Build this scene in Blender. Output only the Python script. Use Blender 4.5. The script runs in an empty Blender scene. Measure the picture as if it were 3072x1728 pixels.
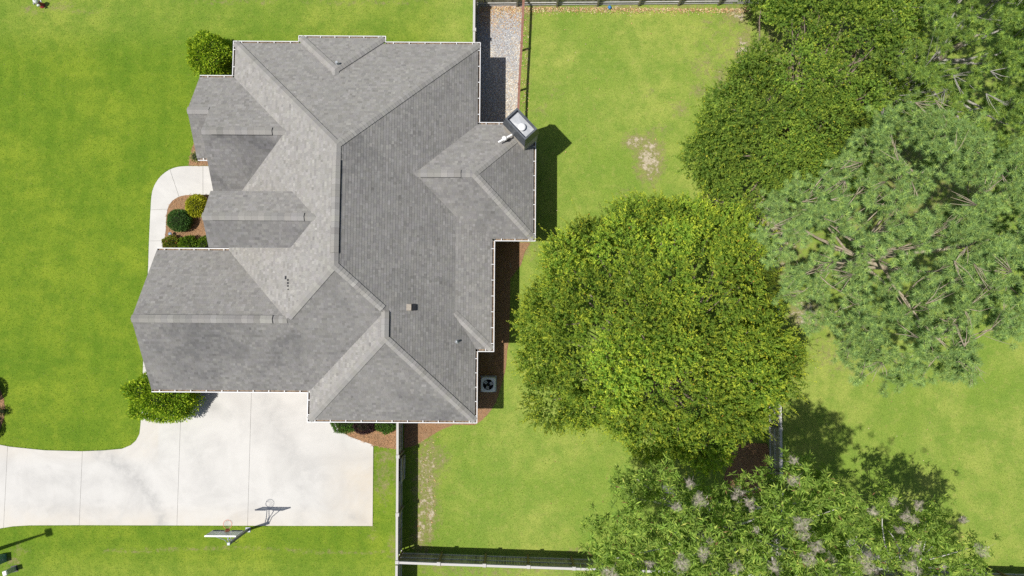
import bpy, math, random
import numpy as np
from mathutils import Vector, Matrix

random.seed(7)
RNG = np.random.default_rng(11)
S = bpy.context.scene
COL = S.collection

# ------------------------------------------------------------------ camera, sky, sun, exposure
CAM_H, FPX = 42.0, 2184.0                       # metres above the lawn, focal length in photo pixels (3072 wide)
TILT, ROLL = math.atan(140 / FPX), math.radians(0.35)
_f = np.array([0, math.sin(TILT), -math.cos(TILT)])
_u0 = np.array([0, math.cos(TILT), math.sin(TILT)])
_r = math.cos(ROLL) * np.array([1.0, 0, 0]) + math.sin(ROLL) * _u0
_u = -math.sin(ROLL) * np.array([1.0, 0, 0]) + math.cos(ROLL) * _u0
cam_data = bpy.data.cameras.new('camera')
cam_data.sensor_width = 36.0
cam_data.lens = 36.0 * FPX / 3072
cam_data.clip_end = 3000
cam = bpy.data.objects.new('camera', cam_data)
COL.objects.link(cam)
cam.matrix_world = Matrix(((_r[0], _u[0], -_f[0], 0), (_r[1], _u[1], -_f[1], 0), (_r[2], _u[2], -_f[2], CAM_H), (0, 0, 0, 1)))
S.camera = cam

SUN = Vector((0.405, 0.136, -1.0)).normalized()  # direction the light travels
world = bpy.data.worlds.new('World')
S.world = world
world.use_nodes = True
wn = world.node_tree
bg = wn.nodes['Background']
sky = wn.nodes.new('ShaderNodeTexSky')
sky.sky_type = 'NISHITA'
sky.sun_disc = False
sky.sun_elevation = math.asin(-SUN.z)
sky.sun_rotation = math.atan2(-SUN.x, -SUN.y)
sky.air_density, sky.dust_density, sky.ozone_density = 1.0, 1.5, 1.0
wn.links.new(sky.outputs[0], bg.inputs[0])
bg.inputs[1].default_value = 0.075
sd = bpy.data.lights.new('sun', 'SUN')
sd.energy = 4.6
sd.angle = math.radians(0.6)
sd.color = (1.0, 0.965, 0.9)
sun = bpy.data.objects.new('sun', sd)
COL.objects.link(sun)
sun.rotation_euler = SUN.to_track_quat('-Z', 'Y').to_euler()
sun.location = (-20, -8, 50)
S.view_settings.view_transform = 'Standard'
S.view_settings.look = 'None'
S.view_settings.exposure = 0.12
S.view_settings.gamma = 1.0
S.view_settings.use_curve_mapping = False
S.render.engine = 'CYCLES'
S.cycles.use_denoising = False
S.cycles.max_bounces = 6
S.cycles.transparent_max_bounces = 12


def at(px, py, z=0.0):
    """photo pixel -> place in the yard at height z (metres)"""
    d = _f + _r * (px - 1536) / FPX + _u * (864 - py) / FPX
    t = (z - CAM_H) / d[2]
    return (float(t * d[0]), float(t * d[1]), z)


# ------------------------------------------------------------------ object helpers
def tag(o, label=None, cat=None, group=None, kind=None):
    if label: o['label'] = label
    if cat: o['category'] = cat
    if group: o['group'] = group
    if kind: o['kind'] = kind
    return o


def empty(name, loc=(0, 0, 0), label=None, cat=None, group=None, kind=None, parent=None):
    o = bpy.data.objects.new(name, None)
    o.empty_display_size = 0.2
    o.location = loc
    COL.objects.link(o)
    if parent: o.parent = parent
    return tag(o, label, cat, group, kind)


def link(name, me, mats, parent=None):
    """link a mesh given in world coordinates; under a parent it keeps its place"""
    o = bpy.data.objects.new(name, me)
    for m in (mats if isinstance(mats, (list, tuple)) else [mats]):
        me.materials.append(m)
    COL.objects.link(o)
    if parent is not None:
        o.parent = parent
        off = Vector((0, 0, 0))
        p = parent
        while p is not None:
            off += p.location
            p = p.parent
        o.location = -off
    return o


def np_mesh(name, V, Fc, col=None, smooth=False, mi=None):
    """uniform faces from numpy arrays; col = per vertex rgb"""
    V = np.asarray(V, np.float32); Fc = np.asarray(Fc, np.int32)
    n, k = Fc.shape
    me = bpy.data.meshes.new(name)
    me.vertices.add(len(V)); me.vertices.foreach_set('co', V.ravel())
    me.loops.add(n * k); me.loops.foreach_set('vertex_index', Fc.ravel())
    me.polygons.add(n)
    me.polygons.foreach_set('loop_start', np.arange(0, n * k, k, dtype=np.int32))
    me.polygons.foreach_set('loop_total', np.full(n, k, np.int32))
    if smooth: me.polygons.foreach_set('use_smooth', np.ones(n, bool))
    if mi is not None: me.polygons.foreach_set('material_index', np.asarray(mi, np.int32))
    me.update(calc_edges=True)
    if col is not None:
        a = me.attributes.new('Col', 'FLOAT_COLOR', 'POINT')
        c = np.ones((len(V), 4), np.float32); c[:, :3] = col
        a.data.foreach_set('color', c.ravel())
    return me


class MB:
    """collects shapes of one part and links them as one mesh"""
    def __init__(self):
        self.v, self.f, self.m, self.s, self.c = [], [], [], [], []

    def add(self, V, Fs, mi=0, smooth=False, c=None):
        b = len(self.v)
        self.v += [tuple(float(q) for q in p) for p in V]
        self.f += [tuple(b + i for i in f) for f in Fs]
        self.m += [mi] * len(Fs); self.s += [smooth] * len(Fs)
        self.c += [c if c is not None else (1, 1, 1)] * len(V)
        return self

    def box(self, c, size, rz=0.0, mi=0, taper=1.0):
        x, y, z = size[0] / 2, size[1] / 2, size[2] / 2
        cs, sn = math.cos(rz), math.sin(rz)
        P = []
        for dz, k in ((-z, 1.0), (z, taper)):
            for dx, dy in ((-x, -y), (x, -y), (x, y), (-x, y)):
                P.append((c[0] + k * (dx * cs - dy * sn), c[1] + k * (dx * sn + dy * cs), c[2] + dz))
        return self.add(P, [(3, 2, 1, 0), (4, 5, 6, 7), (0, 1, 5, 4), (1, 2, 6, 5), (2, 3, 7, 6), (3, 0, 4, 7)], mi)

    def beam(self, a, b, w, h, mi=0, up=(0, 0, 1)):
        a, b = Vector(a), Vector(b)
        d = (b - a).normalized(); s = d.cross(Vector(up))
        if s.length < 1e-4: s = d.cross(Vector((1, 0, 0)))
        s.normalize(); u = s.cross(d)
        P = [p + s * (w / 2 * i) + u * (h / 2 * j) for p in (a, b) for i, j in ((-1, -1), (1, -1), (1, 1), (-1, 1))]
        return self.add(P, [(3, 2, 1, 0), (4, 5, 6, 7), (0, 1, 5, 4), (1, 2, 6, 5), (2, 3, 7, 6), (3, 0, 4, 7)], mi)

    def tube(self, pts, rad, n=8, mi=0, cap=True, smooth=True, c=None):
        pts = [Vector(p) for p in pts]
        if not isinstance(rad, (list, tuple)): rad = [rad] * len(pts)
        V, Fs = [], []
        for i, p in enumerate(pts):
            d = (pts[min(i + 1, len(pts) - 1)] - pts[max(i - 1, 0)]).normalized()
            s = d.cross(Vector((0, 0, 1)))
            if s.length < 1e-3: s = Vector((1, 0, 0))
            s.normalize(); u = s.cross(d)
            for k in range(n):
                t = 2 * math.pi * k / n
                V.append(p + s * (rad[i] * math.cos(t)) + u * (rad[i] * math.sin(t)))
        for i in range(len(pts) - 1):
            for k in range(n):
                Fs.append((i * n + k, i * n + (k + 1) % n, (i + 1) * n + (k + 1) % n, (i + 1) * n + k))
        if cap:
            Fs.append(tuple(range(n))[::-1]); Fs.append(tuple((len(pts) - 1) * n + k for k in range(n)))
        return self.add(V, Fs, mi, smooth, c)

    def lathe(self, prof, c, n=20, mi=0, smooth=True):
        V, Fs = [], []
        for r, z in prof:
            for k in range(n):
                t = 2 * math.pi * k / n
                V.append((c[0] + r * math.cos(t), c[1] + r * math.sin(t), c[2] + z))
        for i in range(len(prof) - 1):
            for k in range(n):
                Fs.append((i * n + k, i * n + (k + 1) % n, (i + 1) * n + (k + 1) % n, (i + 1) * n + k))
        Fs.append(tuple(range(n))[::-1]); Fs.append(tuple((len(prof) - 1) * n + k for k in range(n)))
        return self.add(V, Fs, mi, smooth)

    def prism(self, poly, z0, z1, mi=0, mi_side=None):
        n = len(poly)
        A = sum(poly[i][0] * poly[(i + 1) % n][1] - poly[(i + 1) % n][0] * poly[i][1] for i in range(n))
        if A < 0: poly = poly[::-1]
        V = [(p[0], p[1], z0) for p in poly] + [(p[0], p[1], z1) for p in poly]
        self.add(V, [tuple(range(n))[::-1], tuple(range(n, 2 * n))], mi)
        b = len(self.v) - 2 * n
        for i in range(n):
            self.f.append((b + i, b + (i + 1) % n, b + n + (i + 1) % n, b + n + i))
            self.m.append(mi if mi_side is None else mi_side); self.s.append(False)
        return self

    def build(self, name, mats, parent=None, color=False, bevel=0):
        me = bpy.data.meshes.new(name)
        me.from_pydata(self.v, [], self.f)
        me.polygons.foreach_set('material_index', self.m)
        me.polygons.foreach_set('use_smooth', self.s)
        if color:
            a = me.attributes.new('Col', 'FLOAT_COLOR', 'POINT')
            c = np.ones((len(self.v), 4), np.float32); c[:, :3] = np.array(self.c)
            a.data.foreach_set('color', c.ravel())
        me.update()
        o = link(name, me, mats, parent)
        if bevel:
            b = o.modifiers.new('bevel', 'BEVEL'); b.width = bevel; b.segments = 2; b.limit_method = 'ANGLE'
        return o


def arc_smooth(pts, it=2):
    """Chaikin rounding of an open polyline"""
    for _ in range(it):
        q = [pts[0]]
        for a, b in zip(pts[:-1], pts[1:]):
            q += [(a[0] * .75 + b[0] * .25, a[1] * .75 + b[1] * .25), (a[0] * .25 + b[0] * .75, a[1] * .25 + b[1] * .75)]
        q.append(pts[-1]); pts = q
    return pts


def PX(*pts, z=0.0):
    return [at(x, y, z)[:2] for x, y in pts]


# ------------------------------------------------------------------ materials
class NT:
    def __init__(self, name):
        self.m = bpy.data.materials.new(name); self.m.use_nodes = True
        self.t = self.m.node_tree
        self.b = self.t.nodes['Principled BSDF']; self.out = self.t.nodes['Material Output']
        self.pos = self.n('ShaderNodeNewGeometry').outputs['Position']

    def n(self, typ, **kw):
        nd = self.t.nodes.new(typ)
        for k, v in kw.items(): setattr(nd, k, v)
        return nd

    def l(self, a, b): self.t.links.new(a, b)

    def sock(self, s, v):
        if hasattr(v, 'is_linked') or hasattr(v, 'links'): self.l(v, s)
        else: s.default_value = v

    def noise(self, scale, detail=4, rough=.55, vec=None, dist=0.0):
        nd = self.n('ShaderNodeTexNoise')
        self.l(vec if vec is not None else self.pos, nd.inputs['Vector'])
        nd.inputs['Scale'].default_value = scale; nd.inputs['Detail'].default_value = detail
        nd.inputs['Roughness'].default_value = rough; nd.inputs['Distortion'].default_value = dist
        return nd.outputs['Fac']

    def vor(self, scale, out='Distance', vec=None):
        nd = self.n('ShaderNodeTexVoronoi')
        self.l(vec if vec is not None else self.pos, nd.inputs['Vector']); nd.inputs['Scale'].default_value = scale
        return nd.outputs[out]

    def scaled(self, s):
        nd = self.n('ShaderNodeVectorMath', operation='MULTIPLY'); self.l(self.pos, nd.inputs[0]); nd.inputs[1].default_value = s
        return nd.outputs[0]

    def ramp(self, fac, stops):
        nd = self.n('ShaderNodeValToRGB'); self.l(fac, nd.inputs[0])
        el = nd.color_ramp.elements
        while len(el) < len(stops): el.new(.5)
        for e, (p, c) in zip(el, stops):
            e.position = p; e.color = (c, c, c, 1) if isinstance(c, (int, float)) else (*c, 1)
        return nd.outputs[0]

    def mix(self, f, a, b, mode='MIX'):
        nd = self.n('ShaderNodeMix', data_type='RGBA', blend_type=mode)
        self.sock(nd.inputs[0], f)
        for s, v in ((nd.inputs[6], a), (nd.inputs[7], b)):
            self.sock(s, (*v, 1) if isinstance(v, tuple) and len(v) == 3 else v)
        return nd.outputs[2]

    def math(self, op, a, b=0.0):
        nd = self.n('ShaderNodeMath', operation=op)
        self.sock(nd.inputs[0], a); self.sock(nd.inputs[1], b)
        return nd.outputs[0]

    def attr(self, name, out='Color'):
        return self.n('ShaderNodeAttribute', attribute_name=name).outputs[out]

    def bump(self, h, strength=.3, dist=.02):
        nd = self.n('ShaderNodeBump'); self.l(h, nd.inputs['Height'])
        nd.inputs['Strength'].default_value = strength; nd.inputs['Distance'].default_value = dist
        self.l(nd.outputs[0], self.b.inputs['Normal'])

    def base(self, c, rough=.7, metal=0.0, spec=.4):
        self.sock(self.b.inputs['Base Color'], (*c, 1) if isinstance(c, tuple) else c)
        self.sock(self.b.inputs['Roughness'], rough)
        self.b.inputs['Metallic'].default_value = metal
        self.b.inputs['Specular IOR Level'].default_value = spec
        return self.m


def two_tone(name, c1, c2, scale, rough=.7, bump=0, bscale=40, metal=0.0, spec=.35, lo=.35, hi=.65, vec=None):
    t = NT(name)
    v = t.scaled(vec) if vec else None
    t.base(t.mix(t.ramp(t.noise(scale, 5, vec=v), [(lo, 0.0), (hi, 1.0)]), c1, c2), rough, metal, spec)
    if bump: t.bump(t.noise(bscale, 4, vec=v), bump)
    return t.m


def leaf_mat(name, trans=.3, rough=.5, spec=.3):
    t = NT(name)
    c = t.attr('Col')
    t.base(c, rough, 0, spec)
    tr = t.n('ShaderNodeBsdfTranslucent')
    t.l(t.mix(1.0, c, (1.15, 1.2, .55), 'MULTIPLY'), tr.inputs[0])
    ms = t.n('ShaderNodeMixShader'); ms.inputs[0].default_value = trans
    t.l(t.b.outputs[0], ms.inputs[1]); t.l(tr.outputs[0], ms.inputs[2]); t.l(ms.outputs[0], t.out.inputs[0])
    return t.m


M = {}
# lawn: colour follows two painted-in growth masks (dirt, dry) held by the ground mesh, broken up by noise
t = NT('lawn')
big = t.ramp(t.noise(.17, 6, .64, dist=.5), [(.40, 0.0), (.60, 1.0)])
mid = t.ramp(t.noise(.8, 7, .74), [(.42, 0.0), (.60, 1.0)])
fine = t.ramp(t.noise(9.0, 4, .75), [(.28, 0.0), (.72, 1.0)])
grain = t.ramp(t.noise(22.0, 4, .85), [(.25, .52), (.75, 1.46)])
dirt, dry = t.attr('dirt', 'Fac'), t.attr('dry', 'Fac')
wv = t.n('ShaderNodeTexWave'); t.l(t.pos, wv.inputs[0]); wv.inputs['Scale'].default_value = .29; wv.inputs['Distortion'].default_value = 1.2; wv.inputs['Detail'].default_value = 2.0
stripe = t.ramp(wv.outputs['Fac'], [(.25, 0.0), (.75, 1.0)])
front = t.mix(big, (.128, .225, .013), (.250, .325, .025))
front = t.mix(t.math('MULTIPLY', stripe, .38), front, (.205, .295, .022))
front = t.mix(t.math('MULTIPLY', mid, .72), front, (.110, .202, .013))
back = t.mix(big, (.235, .335, .050), (.375, .425, .090))
back = t.mix(t.math('MULTIPLY', mid, .75), back, (.190, .298, .044))
g = t.mix(dry, front, back)
g = t.mix(t.math('MULTIPLY', fine, .42), g, (.080, .150, .012))
g = t.mix(t.ramp(t.noise(2.6, 5, .7), [(.52, 0.0), (.70, .45)]), g, t.mix(dry, (.24, .30, .03), (.36, .36, .10)))
straw = t.mix(fine, (.30, .26, .12), (.21, .17, .085))
soil = t.mix(t.noise(6, 4), (.35, .29, .19), (.58, .51, .39))
dn = t.math('ADD', dirt, t.math('MULTIPLY', t.math('SUBTRACT', t.noise(3.0, 6, .76), .5), 2.6))
g = t.mix(t.math('MULTIPLY', t.ramp(dn, [(.25, 0.0), (.75, .8)]), t.ramp(dirt, [(.03, 0.0), (.2, 1.0)])), g, straw)
g = t.mix(t.math('MULTIPLY', t.ramp(dn, [(.75, 0.0), (1.0, 1.0)]), t.ramp(dirt, [(.25, 0.0), (.6, 1.0)])), g, soil)
g = t.mix(1.0, g, grain, 'MULTIPLY')
M['lawn'] = t.base(g, .85, 0, .15)
t.bump(t.noise(24.0, 4, .75), .9, .05)

t = NT('concrete')
st = t.ramp(t.noise(.33, 6, .62, dist=1.2), [(.45, 0.0), (.72, 1.0)])
pal = t.mix(t.noise(1.4, 5), (.525, .512, .485), (.575, .562, .536))
pal = t.mix(t.math('MULTIPLY', st, .5), pal, (.385, .375, .358))
pal = t.mix(t.math('MULTIPLY', t.attr('rust', 'Fac'), t.ramp(t.noise(.8, 5, .65), [(.3, .25), (.7, .9)])), pal, (.53, .445, .325))
pal = t.mix(t.math('MULTIPLY', t.attr('smudge', 'Fac'), t.ramp(t.noise(1.8, 6, .7), [(.35, .15), (.65, 1.0)])), pal, (.33, .325, .315))
pal = t.mix(t.ramp(t.noise(14, 3), [(.66, 0.0), (.8, .35)]), pal, (.34, .32, .30))
M['concrete'] = t.base(pal, .8, 0, .2)
t.bump(t.noise(60, 3), .15, .01)
M['joint'] = two_tone('joint_filler', (.22, .20, .18), (.30, .28, .25), 8, .9)

t = NT('pine_straw')
v = t.scaled((1, 1, 1))
c = t.mix(t.noise(16, 5, .75), (.255, .140, .070), (.43, .265, .150))
c = t.mix(t.ramp(t.noise(2.2, 3), [(.35, 0.0), (.7, .7)]), c, (.34, .235, .145))
c = t.mix(t.ramp(t.noise(45, 3, .8), [(.5, 0.0), (.62, .75)]), c, (.16, .07, .035))
M['straw'] = t.base(c, .9, 0, .1); t.bump(t.noise(38, 4, .8), .9, .05)
t = NT('straw_needle'); M['needle_litter'] = t.base(t.attr('Col'), .85, 0, .15)
t = NT('gravel_bed')
M['gravel_bed'] = t.base(t.mix(t.noise(30, 3), (.16, .16, .165), (.36, .35, .34)), .9, 0, .15)
t = NT('gravel_stone'); M['stone'] = t.base(t.mix(t.ramp(t.noise(25, 3), [(.3, 0.0), (.8, .35)]), t.attr('Col'), (.22, .21, .2)), .75, 0, .3)

t = NT('asphalt_shingle')
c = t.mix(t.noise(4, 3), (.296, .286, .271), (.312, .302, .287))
sa = t.attr('stain_shade', 'Fac')
stain_shade = t.math('MULTIPLY', t.ramp(t.noise(.36, 5, .62, dist=.6), [(.36, .42), (.50, .56), (.66, .86)]), sa)
c = t.mix(stain_shade, c, (.088, .088, .093))  # algae patches and painted slope shade, both by the face's amount
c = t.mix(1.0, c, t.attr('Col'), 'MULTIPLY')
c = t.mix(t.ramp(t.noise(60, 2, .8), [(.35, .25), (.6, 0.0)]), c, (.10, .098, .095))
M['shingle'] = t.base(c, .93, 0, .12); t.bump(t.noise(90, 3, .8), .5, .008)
M['roof_deck'] = two_tone('roof_felt', (.05, .05, .05), (.09, .088, .085), 5, .95)
M['trim'] = two_tone('painted_trim', (.74, .735, .72), (.66, .655, .64), 3, .5)
M['gutter'] = two_tone('gutter_aluminium', (.66, .66, .66), (.56, .56, .565), 2.2, .45, spec=.4)
M['gutter_dirt'] = two_tone('gutter_litter', (.12, .085, .06), (.34, .25, .17), 9, .95, .6, 30)
M['brick'] = None
t = NT('brick_wall')
bk = t.n('ShaderNodeTexBrick'); t.l(t.pos, bk.inputs['Vector'])
bk.inputs['Scale'].default_value = 4.5
bk.inputs['Color1'].default_value = (.30, .16, .11, 1); bk.inputs['Color2'].default_value = (.38, .22, .15, 1)
bk.inputs['Mortar'].default_value = (.5, .47, .43, 1)
M['brick'] = t.base(t.mix(.25, bk.outputs[0], t.noise(6)), .85)
M['siding'] = two_tone('weathered_siding', (.34, .31, .265), (.44, .41, .355), 5, .75, .2, 25)
M['shroud'] = two_tone('dark_metal_shroud', (.050, .058, .068), (.085, .095, .108), 4, .45, spec=.5)
M['galv'] = two_tone('galvanised_pan', (.36, .375, .40), (.45, .465, .49), 3, .5, spec=.4)
M['white_metal'] = two_tone('white_metal', (.80, .80, .80), (.74, .74, .73), 4, .35, spec=.5)
M['vent_black'] = two_tone('black_vent_plastic', (.018, .019, .024), (.035, .036, .042), 9, .6)
M['lead'] = two_tone('lead_pipe', (.30, .32, .35), (.48, .50, .52), 20, .5)
M['tan_metal'] = two_tone('weathered_tan_metal', (.27, .235, .19), (.35, .31, .26), 14, .6)

t = NT('weathered_wood')
gr = t.noise(4, 5, .7, vec=t.scaled((6, 6, .6)))
c = t.mix(t.ramp(gr, [(.3, 0.0), (.7, 1.0)]), (.235, .225, .175), (.40, .375, .30))
c = t.mix(t.ramp(t.noise(1.1, 4), [(.5, 0.0), (.72, .6)]), c, (.17, .20, .12))
M['wood'] = t.base(t.mix(1.0, c, t.attr('Col'), 'MULTIPLY'), .9, 0, .15); t.bump(gr, .4, .01)
t = NT('weathered_cap'); gr = t.noise(5, 5, .7, vec=t.scaled((3, 3, 1)))
M['cap'] = t.base(t.mix(gr, (.40, .385, .37), (.56, .54, .52)), .8, 0, .2)
M['rail_dark'] = two_tone('wet_fence_rail', (.42, .42, .41), (.55, .54, .52), 4, .9)
M['post_mossy'] = two_tone('mossy_post', (.17, .13, .06), (.28, .22, .12), 5, .9)
M['red_rail'] = two_tone('red_stained_rail', (.21, .095, .068), (.29, .145, .105), 5, .7)
M['wire'] = two_tone('fence_wire', (.2, .2, .2), (.3, .3, .3), 5, .5, metal=.6)
M['bark'] = two_tone('bark', (.13, .095, .07), (.26, .21, .165), 9, .95, .7, 14)
M['bark_pale'] = two_tone('pale_bark', (.36, .34, .31), (.55, .53, .50), 7, .9, .4, 14)
M['bark_grey'] = two_tone('grey_dead_bark', (.27, .25, .22), (.42, .40, .36), 7, .95, .4, 12)
M['bark_pine'] = two_tone('pine_bark', (.29, .235, .165), (.43, .37, .275), 7, .95, .6, 12)
M['leaf'] = leaf_mat('leaf', .42, .6, .16)
M['needle'] = leaf_mat('pine_needle', .28, .6, .2)
M['shrub_leaf'] = leaf_mat('shrub_leaf', .36, .55, .2)
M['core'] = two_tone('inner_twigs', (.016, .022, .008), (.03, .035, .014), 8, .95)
t = NT('web_silk')
c = t.mix(t.noise(9, 4, .7), (.45, .365, .305), (.72, .63, .55))
t.base(c, .9, 0, .1)
tp = t.n('ShaderNodeBsdfTransparent'); ms = t.n('ShaderNodeMixShader')
t.l(t.ramp(t.noise(7, 5, .7), [(.42, .0), (.70, .50)]), ms.inputs[0])
t.l(tp.outputs[0], ms.inputs[1]); t.l(t.b.outputs[0], ms.inputs[2]); t.l(ms.outputs[0], t.out.inputs[0])
M['silk'] = t.m
t = NT('backboard_panel')
t.base((.70, .73, .74), .25, 0, .5)
tp = t.n('ShaderNodeBsdfTransparent'); tp.inputs[0].default_value = (.86, .9, .9, 1); ms = t.n('ShaderNodeMixShader'); ms.inputs[0].default_value = .55
t.l(tp.outputs[0], ms.inputs[1]); t.l(t.b.outputs[0], ms.inputs[2]); t.l(ms.outputs[0], t.out.inputs[0])
M['acrylic'] = t.m
M['orange'] = two_tone('orange_rim_paint', (.72, .20, .10), (.62, .16, .08), 8, .5)
M['grey_paint'] = two_tone('grey_pole_paint', (.075, .085, .105), (.12, .13, .15), 6, .45, spec=.5)
M['grey_arm'] = two_tone('grey_arm_paint', (.34, .37, .42), (.42, .45, .50), 6, .45, spec=.5)
M['net'] = two_tone('net_cord', (.82, .82, .8), (.7, .7, .68), 9, .9)
M['ac_body'] = two_tone('ac_casing', (.70, .73, .74), (.78, .80, .81), 5, .5)
M['ac_blade'] = two_tone('ac_fan_blade', (.50, .51, .53), (.60, .61, .62), 8, .5)
M['hydrant_red'] = two_tone('hydrant_red_paint', (.24, .03, .03), (.32, .05, .045), 8, .5)
M['green_box'] = two_tone('green_cabinet_paint', (.09, .20, .165), (.12, .24, .20), 6, .5)
M['sage'] = two_tone('faded_sage_plastic', (.30, .36, .27), (.40, .45, .35), 6, .6)
M['white_plastic'] = two_tone('white_plastic', (.80, .80, .79), (.72, .72, .71), 6, .4)
M['ball'] = two_tone('blue_rubber', (.03, .16, .42), (.05, .22, .52), 12, .4)
M['glass_lens'] = two_tone('path_light_lens', (.20, .25, .34), (.28, .33, .42), 12, .2, spec=.6)
M['black'] = two_tone('black_metal', (.02, .02, .022), (.03, .03, .034), 9, .5)


# ------------------------------------------------------------------ polygon tools
def edge_dist(P, poly):
    """signed distance of points P (n,2) to a polygon, positive inside"""
    P = np.asarray(P, float); Q = np.asarray(poly, float)
    A, B = Q, np.roll(Q, -1, 0)
    d = np.full(len(P), 1e9); ins = np.zeros(len(P), bool)
    for a, b in zip(A, B):
        ab = b - a; tt = np.clip(((P - a) @ ab) / (ab @ ab + 1e-12), 0, 1)
        d = np.minimum(d, np.linalg.norm(P - (a + tt[:, None] * ab), axis=1))
        c = (a[1] > P[:, 1]) != (b[1] > P[:, 1])
        with np.errstate(divide='ignore', invalid='ignore'):
            xi = a[0] + (P[:, 1] - a[1]) / (b[1] - a[1]) * (b[0] - a[0])
        ins ^= c & (P[:, 0] < xi)
    return np.where(ins, d, -d)


def half_clip(poly, k, v, keep_ge):
    """clip list of tuples by coordinate k"""
    out = []
    n = len(poly)
    for i in range(n):
        p, q = poly[i], poly[(i + 1) % n]
        fp = (p[k] - v) * (1 if keep_ge else -1); fq = (q[k] - v) * (1 if keep_ge else -1)
        if fp >= 0: out.append(p)
        if (fp > 0) != (fq > 0) and abs(fp - fq) > 1e-12 and not (fp == 0 or fq == 0):
            s = fp / (fp - fq)
            out.append(tuple(a + (b - a) * s for a, b in zip(p, q)))
    return out


def area2(p):
    return .5 * sum(p[i][0] * p[(i + 1) % len(p)][1] - p[(i + 1) % len(p)][0] * p[i][1] for i in range(len(p)))


# ------------------------------------------------------------------ ground
DRIVE = PX((-260, 1322), (0, 1334), (31, 1340), (134, 1350.6), (246, 1353.5), (313, 1351), (367, 1346), (393.5, 1335), (409, 1321), (419.5, 1301), (422.6, 1272),
           (425, 1241)) + [(-20.2, -2.60), (-10.3, -2.60), (-10.3, -4.25)] + PX((1006, 1260), (1008, 1274), (1014, 1286), (1025, 1295), (1050, 1310), (1086, 1323), (1120, 1334), (1118, 1577.5),
           (868, 1577), (241, 1575), (89, 1575.6), (40, 1578.5), (0, 1585), (-260, 1604))
WALK_OUT = arc_smooth(PX((430, 1093), (444.7, 820), (447.5, 722), (452, 631), (455.4, 579), (464, 555), (479, 531.5), (503, 511.7), (527, 501.7), (551, 498.6), (590, 498.4)), 1)
WALK_IN = arc_smooth(PX((592, 584), (560, 585.5), (539, 589), (519, 601), (505, 619), (499, 651), (498, 698.5), (489, 738)), 1)
WALK = PX((425, 1238)) + WALK_OUT + [(-15.6, at(600, 498.5)[1]), (-14.9, at(600, 498.5)[1]), (-14.9, at(600, 584)[1])] + WALK_IN + [(-18.85, 4.2), (-18.62, 4.15), (-18.62, -2.6), (-20.2, -2.6)]
BED_FRONT = PX((616, 585)) + WALK_IN + PX((487, 750)) + [(-18.7, 4.0), (-14.8, 4.0), (-14.8, at(600, 584)[1])]
BED_NW = PX((586, 418), (578, 440), (570, 470), (566, 497)) + [(-15.3, at(600, 497.6)[1]), (-15.3, 10.6)]
BED_E = [(-2.1, -4.2), (-2.1, -.6), (-1.3, -.6), (-1.3, 5.35)] + PX((1592, 727), (1575, 755), (1563, 795), (1545, 818), (1531, 836), (1528, 1013), (1522, 1050), (1518, 1100), (1508, 1143), (1489, 1204), (1475, 1228), (1461, 1246), (1441, 1264), (1425, 1275), (1362, 1274), (1322, 1290), (1277, 1317), (1246, 1336), (1212, 1345)) + [(-6.1, -4.2)]
BED_S = [(-10.1, -4.2)] + PX((1006, 1262), (1008, 1274), (1014, 1286), (1025, 1295), (1050, 1310), (1086, 1323), (1120, 1336), (1150, 1342), (1203, 1350)) + [(-6.2, -4.2)]
BED_TREE = PX((2205, 1330), (2300, 1330), (2330, 1410), (2300, 1470), (2200, 1500), (2170, 1440))
BED_W = PX((-200, 1140), (-14, 1142), (2, 1170), (12, 1200), (15, 1225), (12, 1255), (0, 1290), (-14, 1310), (-200, 1316))
GRAVEL = [(-2.2, 19.4), (-2.2, 11.2), (.2, 11.2)] + [at(1553, 372)[:2], at(1567, 150)[:2], at(1574, 14)[:2]]

xs = np.concatenate([[-700, -250, -90, -45], np.linspace(-33, 33, 441), [45, 90, 250, 700]])
ys = np.concatenate([[-700, -250, -90, -35], np.linspace(-20, 23, 288), [35, 90, 250, 700]])
GX, GY = np.meshgrid(xs, ys)
gp = np.stack([GX.ravel(), GY.ravel()], 1)
nx, ny = len(xs), len(ys)
idx = np.arange(nx * ny).reshape(ny, nx)
gf = np.stack([idx[:-1, :-1].ravel(), idx[:-1, 1:].ravel(), idx[1:, 1:].ravel(), idx[1:, :-1].ravel()], 1)
me = np_mesh('lawn', np.c_[gp, np.zeros(len(gp))], gf)
dirt = np.zeros(len(gp)); dry = np.zeros(len(gp))


def blob(px, py, rx, ry, amt, rot=0.0):
    c = np.array(at(px, py)[:2]); r = np.array([rx, ry]) / 52.0
    q = gp - c
    if rot:
        cs, sn = math.cos(rot), math.sin(rot); q = np.c_[q[:, 0] * cs + q[:, 1] * sn, -q[:, 0] * sn + q[:, 1] * cs]
    dd = np.linalg.norm(q / r, axis=1)
    dirt[:] = np.maximum(dirt, amt * np.clip(1.35 - dd, 0, 1))


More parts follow.
